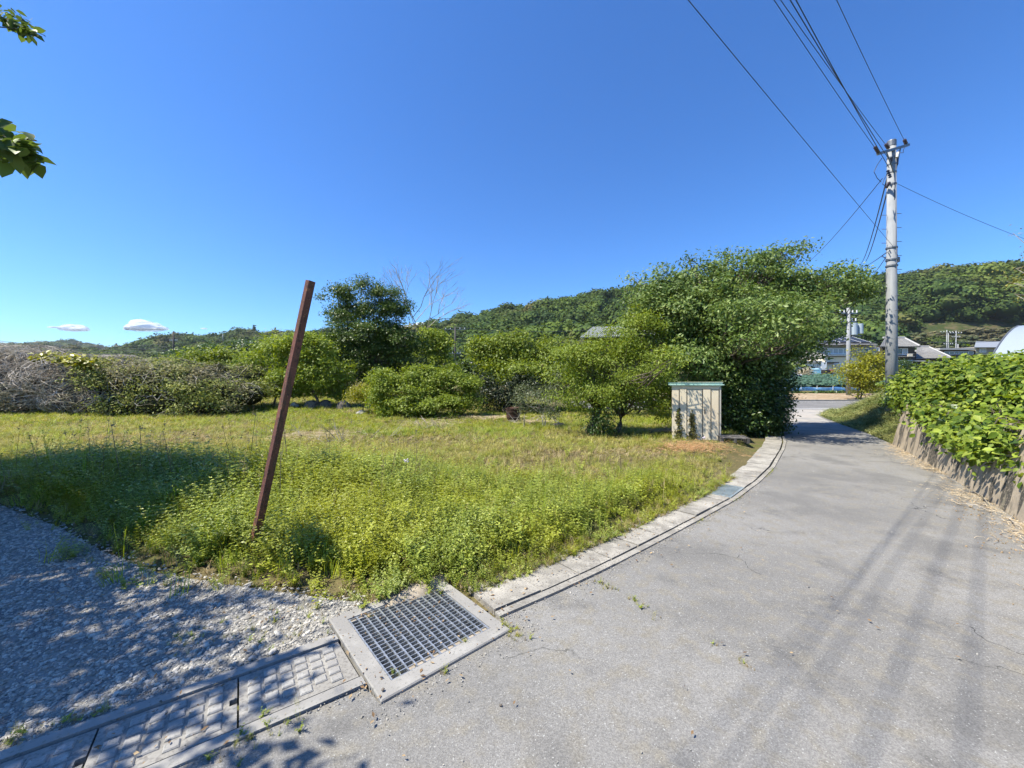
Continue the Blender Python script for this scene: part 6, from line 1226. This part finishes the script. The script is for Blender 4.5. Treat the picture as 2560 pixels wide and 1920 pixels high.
# burnt orange mown grass and pale chips in front of the shed
n = 1600; c_ = G(1725, 1128)[:2]; pp = np.stack([c_[0]+R.normal(size=n)*.42, c_[1]+R.normal(size=n)*.30], 1); pp = np.concatenate([pp, (H(pp[:, 0], pp[:, 1])+.03+.05*R.random(n))[:, None]], 1)
straws('mown_straw', pp, .04, .16, .003, leafmat('orange_straw', (.26,.13,.05), (.42,.23,.10), (.56,.38,.20), trans=.1, rough=.8), 'orange-brown mown straw in front of the shed')
def litter(px, py, sx, sy, n, name, label, m): c_ = G(px, py)[:2]; q = np.stack([c_[0]+R.normal(size=n)*sx, c_[1]+R.normal(size=n)*sy], 1); q = np.concatenate([q, (H(q[:, 0], q[:, 1])+.05+.06*R.random(n))[:, None]], 1); return straws(name, q, .05, .28, .004, m, label)
litter(1655, 1088, .22, .15, 350, 'pale_litter', 'whitish litter beside the shed left corner', m_straw)
litter(1230, 1052, .75, .35, 1100, 'pale_litter', 'pale dry stalks strewn left of the rusty drum', m_straw)
litter(1340, 1062, .35, .2, 350, 'pale_litter', 'pale dry stalks strewn right of the rusty drum', m_straw)
litter(1080, 1065, .5, .5, 650, 'pale_litter', 'pale dry stalks below the rounded bush', m_straw)
litter(790, 1100, .55, .45, 500, 'pale_litter', 'dry stalks around the dead branch beside the post', m_straw)
# dead branch piles in the meadow
def brush(px, py, d, w_, h_, n, label, seed):
    b_ = G(px, py); b_ = base(px, d); root = empty('dead_branch', b_, label, 'branch', 'dead branches in the grass'); r = np.random.default_rng(seed); mb = MB()
    for q in range(n):
        a = r.uniform(-1, 1); p = b_+np.array((a*w_, r.normal()*.15, .03)); dv = unit(np.array((r.normal()*.8+a*.4, r.normal()*.3, abs(r.normal())*h_+.1))); L = .25+.5*r.random(); m_ = p+dv*L*.5+r.normal(size=3)*.04; e = p+dv*L; mb.tube([p, m_, e], [.010, .007, .003], 4)
        for _ in range(2): e2 = m_+unit(dv+r.normal(size=3)*.5)*L*.4; mb.tube([m_, e2], [.005, .002], 3)
    mb.obj('twigs', m_deadw, root)
brush(850, 1105, 9.4, .45, 1.0, 10, 'bleached forked dead branch standing in the grass right of the post', 1); brush(735, 1090, 10.2, .5, .35, 9, 'low dead twigs lying in the grass next to the post', 2); brush(1085, 1060, 12.4, .5, .5, 9, 'dead twigs below the rounded green bush', 3); brush(945, 1085, 10.4, .35, .7, 4, 'thin dead stalks between the forked branch and the bush', 4)
brush(1380, 1045, 13.2, .35, 1.6, 6, 'long bare stems leaning out of the pale shrub', 5); brush(1300, 1010, 13.6, .4, .4, 12, 'fan of bare twigs left of the pale shrub', 6)
# a few wild flowers
def flower(px, py, d, h_, label, col, n=5, rad=.012):
    b_ = base(px, d); root = empty('wildflower', b_, label, 'flower', 'single wildflowers in the meadow'); mb = MB(); t_ = b_+np.array((.02, 0, h_)); mb.tube([b_, b_+np.array((.012, .01, h_*.5)), t_], [.003, .0025, .002], 4); mb.obj('stem', m_palm, root)
    for i in range(n): q_ = t_+np.array((math.cos(i*2.4)*.022, math.sin(i*2.4)*.02, R.normal()*.014)); bm = bmesh.new(); bmesh.ops.create_icosphere(bm, subdivisions=1, radius=rad, matrix=Matrix.Translation(q_)); me = bpy.data.meshes.new('flower_head'); bm.to_mesh(me); bm.free(); link('flower_head', me, col, root)
m_pet = mat('pale_petals', (.62,.55,.60), .7); m_seed = mat('dark_seed_head', (.10,.07,.05), .9)
flower(1012, 1192, 5.0, .47, 'stalk with small whitish blossoms in the green weeds right of the post', m_pet, 6); flower(482, 1190, 6.6, .62, 'tall thin stalk with a dark seed head left of the post', m_seed, 3, .014); flower(1758, 1132, 8.6, .22, 'small pale flower stalks just before the shed', m_pet, 5, .014)
# earth washed over the far corner of the basin
k_ = 26; cs = bpt(.60, BLV-.02, 0); rings = []
for j, (rr_, zz_) in enumerate(((1.0, .004), (.85, .022), (.55, .036), (.25, .042))):
    for i in range(k_):
        a = i/k_*2*math.pi; q_ = BU*math.cos(a)*.30+BV*math.sin(a)*.11; m2 = rr_*(1+.28*math.sin(3*a+1)+.16*math.sin(7*a)+.1*math.sin(11*a+2)); rings.append((cs[0]+q_[0]*m2, cs[1]+q_[1]*m2, zz_+.006*math.sin(5*a+j)))
mb = MB(); mb.add(rings+[(cs[0], cs[1], .043)], [(j*k_+i, j*k_+(i+1)%k_, (j+1)*k_+(i+1)%k_, (j+1)*k_+i) for j in range(3) for i in range(k_)]+[(3*k_+i, 3*k_+(i+1)%k_, 4*k_) for i in range(k_)]); o = mb.obj('washed_soil', m_silt, smooth=True); tag(o, 'sandy soil washed over the far corner of the basin rim', kind='stuff')
n = 90; uu = .60+R.normal(size=n)*.20; vv = BLV+R.random(n)*.12-.03; pp = BC+BU*uu[:, None]+BV*vv[:, None]
scatter('corner_weeds', np.concatenate([pp, np.full((n, 1), .015)], 1), np.stack([R.normal(size=n)*.4, R.normal(size=n)*.4, R.random(n)*6.28], 1), .35+.35*R.random(n), np.where(R.random(n) < .3, 6, 8+R.integers(0, 4, n)), protos, 'weeds hanging over the far corner of the catch basin')
# dark old cloth in the weeds and a looped dead root on the gravel
q_ = [G(*p) for p in ((443,1462),(455,1478),(478,1476),(498,1462),(504,1446))]; mb = MB(); mb.tube([(p[0], p[1], .012+.01*(i % 2)) for i, p in enumerate(q_)], [.004, .005, .006, .005, .003], 6); o = mb.obj('dead_root', m_straw); tag(o, 'curved pale dead root lying on the gravel by the weeds', 'root')
for (px, py, s_, lb) in ((682,1632,(.024,.017,.012),'white rounded stone on the gravel beside the patterned gutter'), (628,1648,(.018,.013,.009),'dark pebble by the white stone at the gutter rail'), (1252,1766,(.007,.006,.005),'lone small pebble on the asphalt right of the catch basin'), (957,1737,(.008,.007,.006),'dark pebble on the near corner of the catch basin rim')):
    rock(0, 0, 5, s_, lb, int(px), bpy.data.materials['pale_stone'] if 'white' in lb else m_rock); o = bpy.context.scene.objects[-1] if False else [q for q in bpy.data.objects if q.get('label') == lb][0]; g_ = G(px, py); o.location = (g_[0], g_[1], .004+s_[2]*.4+(.02 if 'rim' in lb else 0)); o.name = 'pebble'; o['group'] = 'loose stones near the camera'
# dead leaves blown over the covers, the basin and the lane's edge
n = 520; q1 = np.array([along(R.uniform(0, 6), .25+R.normal()*.22) for _ in range(n)]); q2 = K0+GU*(R.uniform(-2.2, .3, 260))[:, None]+GN_*(R.normal(size=260)*.22+.3)[:, None]; q3 = BC+BU*R.uniform(-.1, 1, 170)[:, None]+BV*R.uniform(-.1, .95, 170)[:, None]; q4 = np.stack([R.uniform(-.8, 6, 160), R.uniform(1.4, 7, 160)], 1)
q5 = np.array([G(R.uniform(100, 1100), R.uniform(1400, 1560))[:2] for _ in range(500)]); qq = np.concatenate([q1, q2, q3, q4, q5]); qq = np.concatenate([qq, np.full((len(qq), 1), .02)], 1)
v, f, t = leaf_arrays(qq, np.array([0, 0, 1.])+R.normal(size=qq.shape)*.25, .010+.022*R.random(len(qq))**2, .5, 0)
o = link('dead_leaves', arrays_mesh('dead_leaves', v, f, 3, {'tint': t}), leafmat('dead_leaf', (.10,.06,.03), (.22,.14,.07), (.40,.30,.17), trans=.1, rough=.8)); tag(o, 'small dead leaves scattered over covers, basin and lane edge', kind='stuff')
# ================================================================ clouds and air
m_, t_, out_ = newmat('cloud_white'); df = N(t_, 'BsdfDiffuse'); df.inputs[0].default_value = (.93,.94,.96,1); tp_ = N(t_, 'BsdfTransparent'); trl = N(t_, 'BsdfTranslucent'); trl.inputs[0].default_value = (.9,.93,.97,1); mm = N(t_, 'MixShader'); mm.inputs[0].default_value = .4; t_.links.new(df.outputs[0], mm.inputs[1]); t_.links.new(trl.outputs[0], mm.inputs[2])
lw = N(t_, 'LayerWeight'); lw.inputs[0].default_value = .45; mr = N(t_, 'MapRange'); mr.interpolation_type = 'SMOOTHSTEP'; mr.inputs[1].default_value = .25; mr.inputs[2].default_value = .85; mr.inputs[3].default_value = .04; mr.inputs[4].default_value = 1.0; t_.links.new(lw.outputs['Facing'], mr.inputs[0]); mx = N(t_, 'MixShader'); t_.links.new(mr.outputs[0], mx.inputs[0]); t_.links.new(mm.outputs[0], mx.inputs[1]); t_.links.new(tp_.outputs[0], mx.inputs[2]); t_.links.new(mx.outputs[0], out_.inputs[0]); m_cloud = m_
def cloud(lobes, label, seed):
    d = 3600; s_ = d/F; bm = bmesh.new(); r = np.random.default_rng(seed)
    for (px, py, rx, ry) in lobes:
        c = P(px, py, d+r.normal()*20); g = bmesh.ops.create_icosphere(bm, subdivisions=4, radius=1.0)['verts']
        for vv in g:
            k = 1+.16*(vnoise(vv.co.x*3+seed, vv.co.z*3+px, 1)-.5)+.12*(vnoise(vv.co.x*8, vv.co.z*8+vv.co.y*4+px, 2)-.5); zz = vv.co.z*ry*s_*k; zz = zz if zz > 0 else zz*.35; vv.co = Vector((c[0]+vv.co.x*rx*s_*k, c[1]+vv.co.y*rx*s_*.6*k, c[2]+zz))
    me = bpy.data.meshes.new('cloud'); bm.to_mesh(me); bm.free(); me.polygons.foreach_set('use_smooth', [True]*len(me.polygons)); o = link('cloud', me, m_cloud); return tag(o, label, 'cloud', 'small fair-weather clouds')
cloud([(365,822,50,18),(352,821,34,24),(392,823,28,9),(335,823,25,10)], 'larger white cloud low in the sky just left of the post', 1)
cloud([(183,824,34,14),(200,825,22,9),(135,819,15,4)], 'smaller white cloud low at the far left', 2)
cloud([(1055,818,30,12),(1020,822,26,10)], 'white cloud scrap behind the bare tree', 3); cloud([(1143,817,10,6)], 'tiny white cloud over the central far pole', 4); cloud([(510,822,8,2.5)], 'faint wisp of cloud right of the larger white one', 5)

# the air between here and the hills
mh, th, oh = newmat('thin_haze'); pv_ = N(th, 'VolumePrincipled'); pv_.inputs['Color'].default_value = (.80,.88,1.0,1); pv_.inputs['Density'].default_value = .00010; pv_.inputs['Anisotropy'].default_value = .2; th.links.new(pv_.outputs[0], oh.inputs['Volume'])
hz = MB().box((300, 700, 67), (6600, 2000, 138)).obj('haze', mh); tag(hz, 'thin pale summer haze over the valley', kind='stuff')
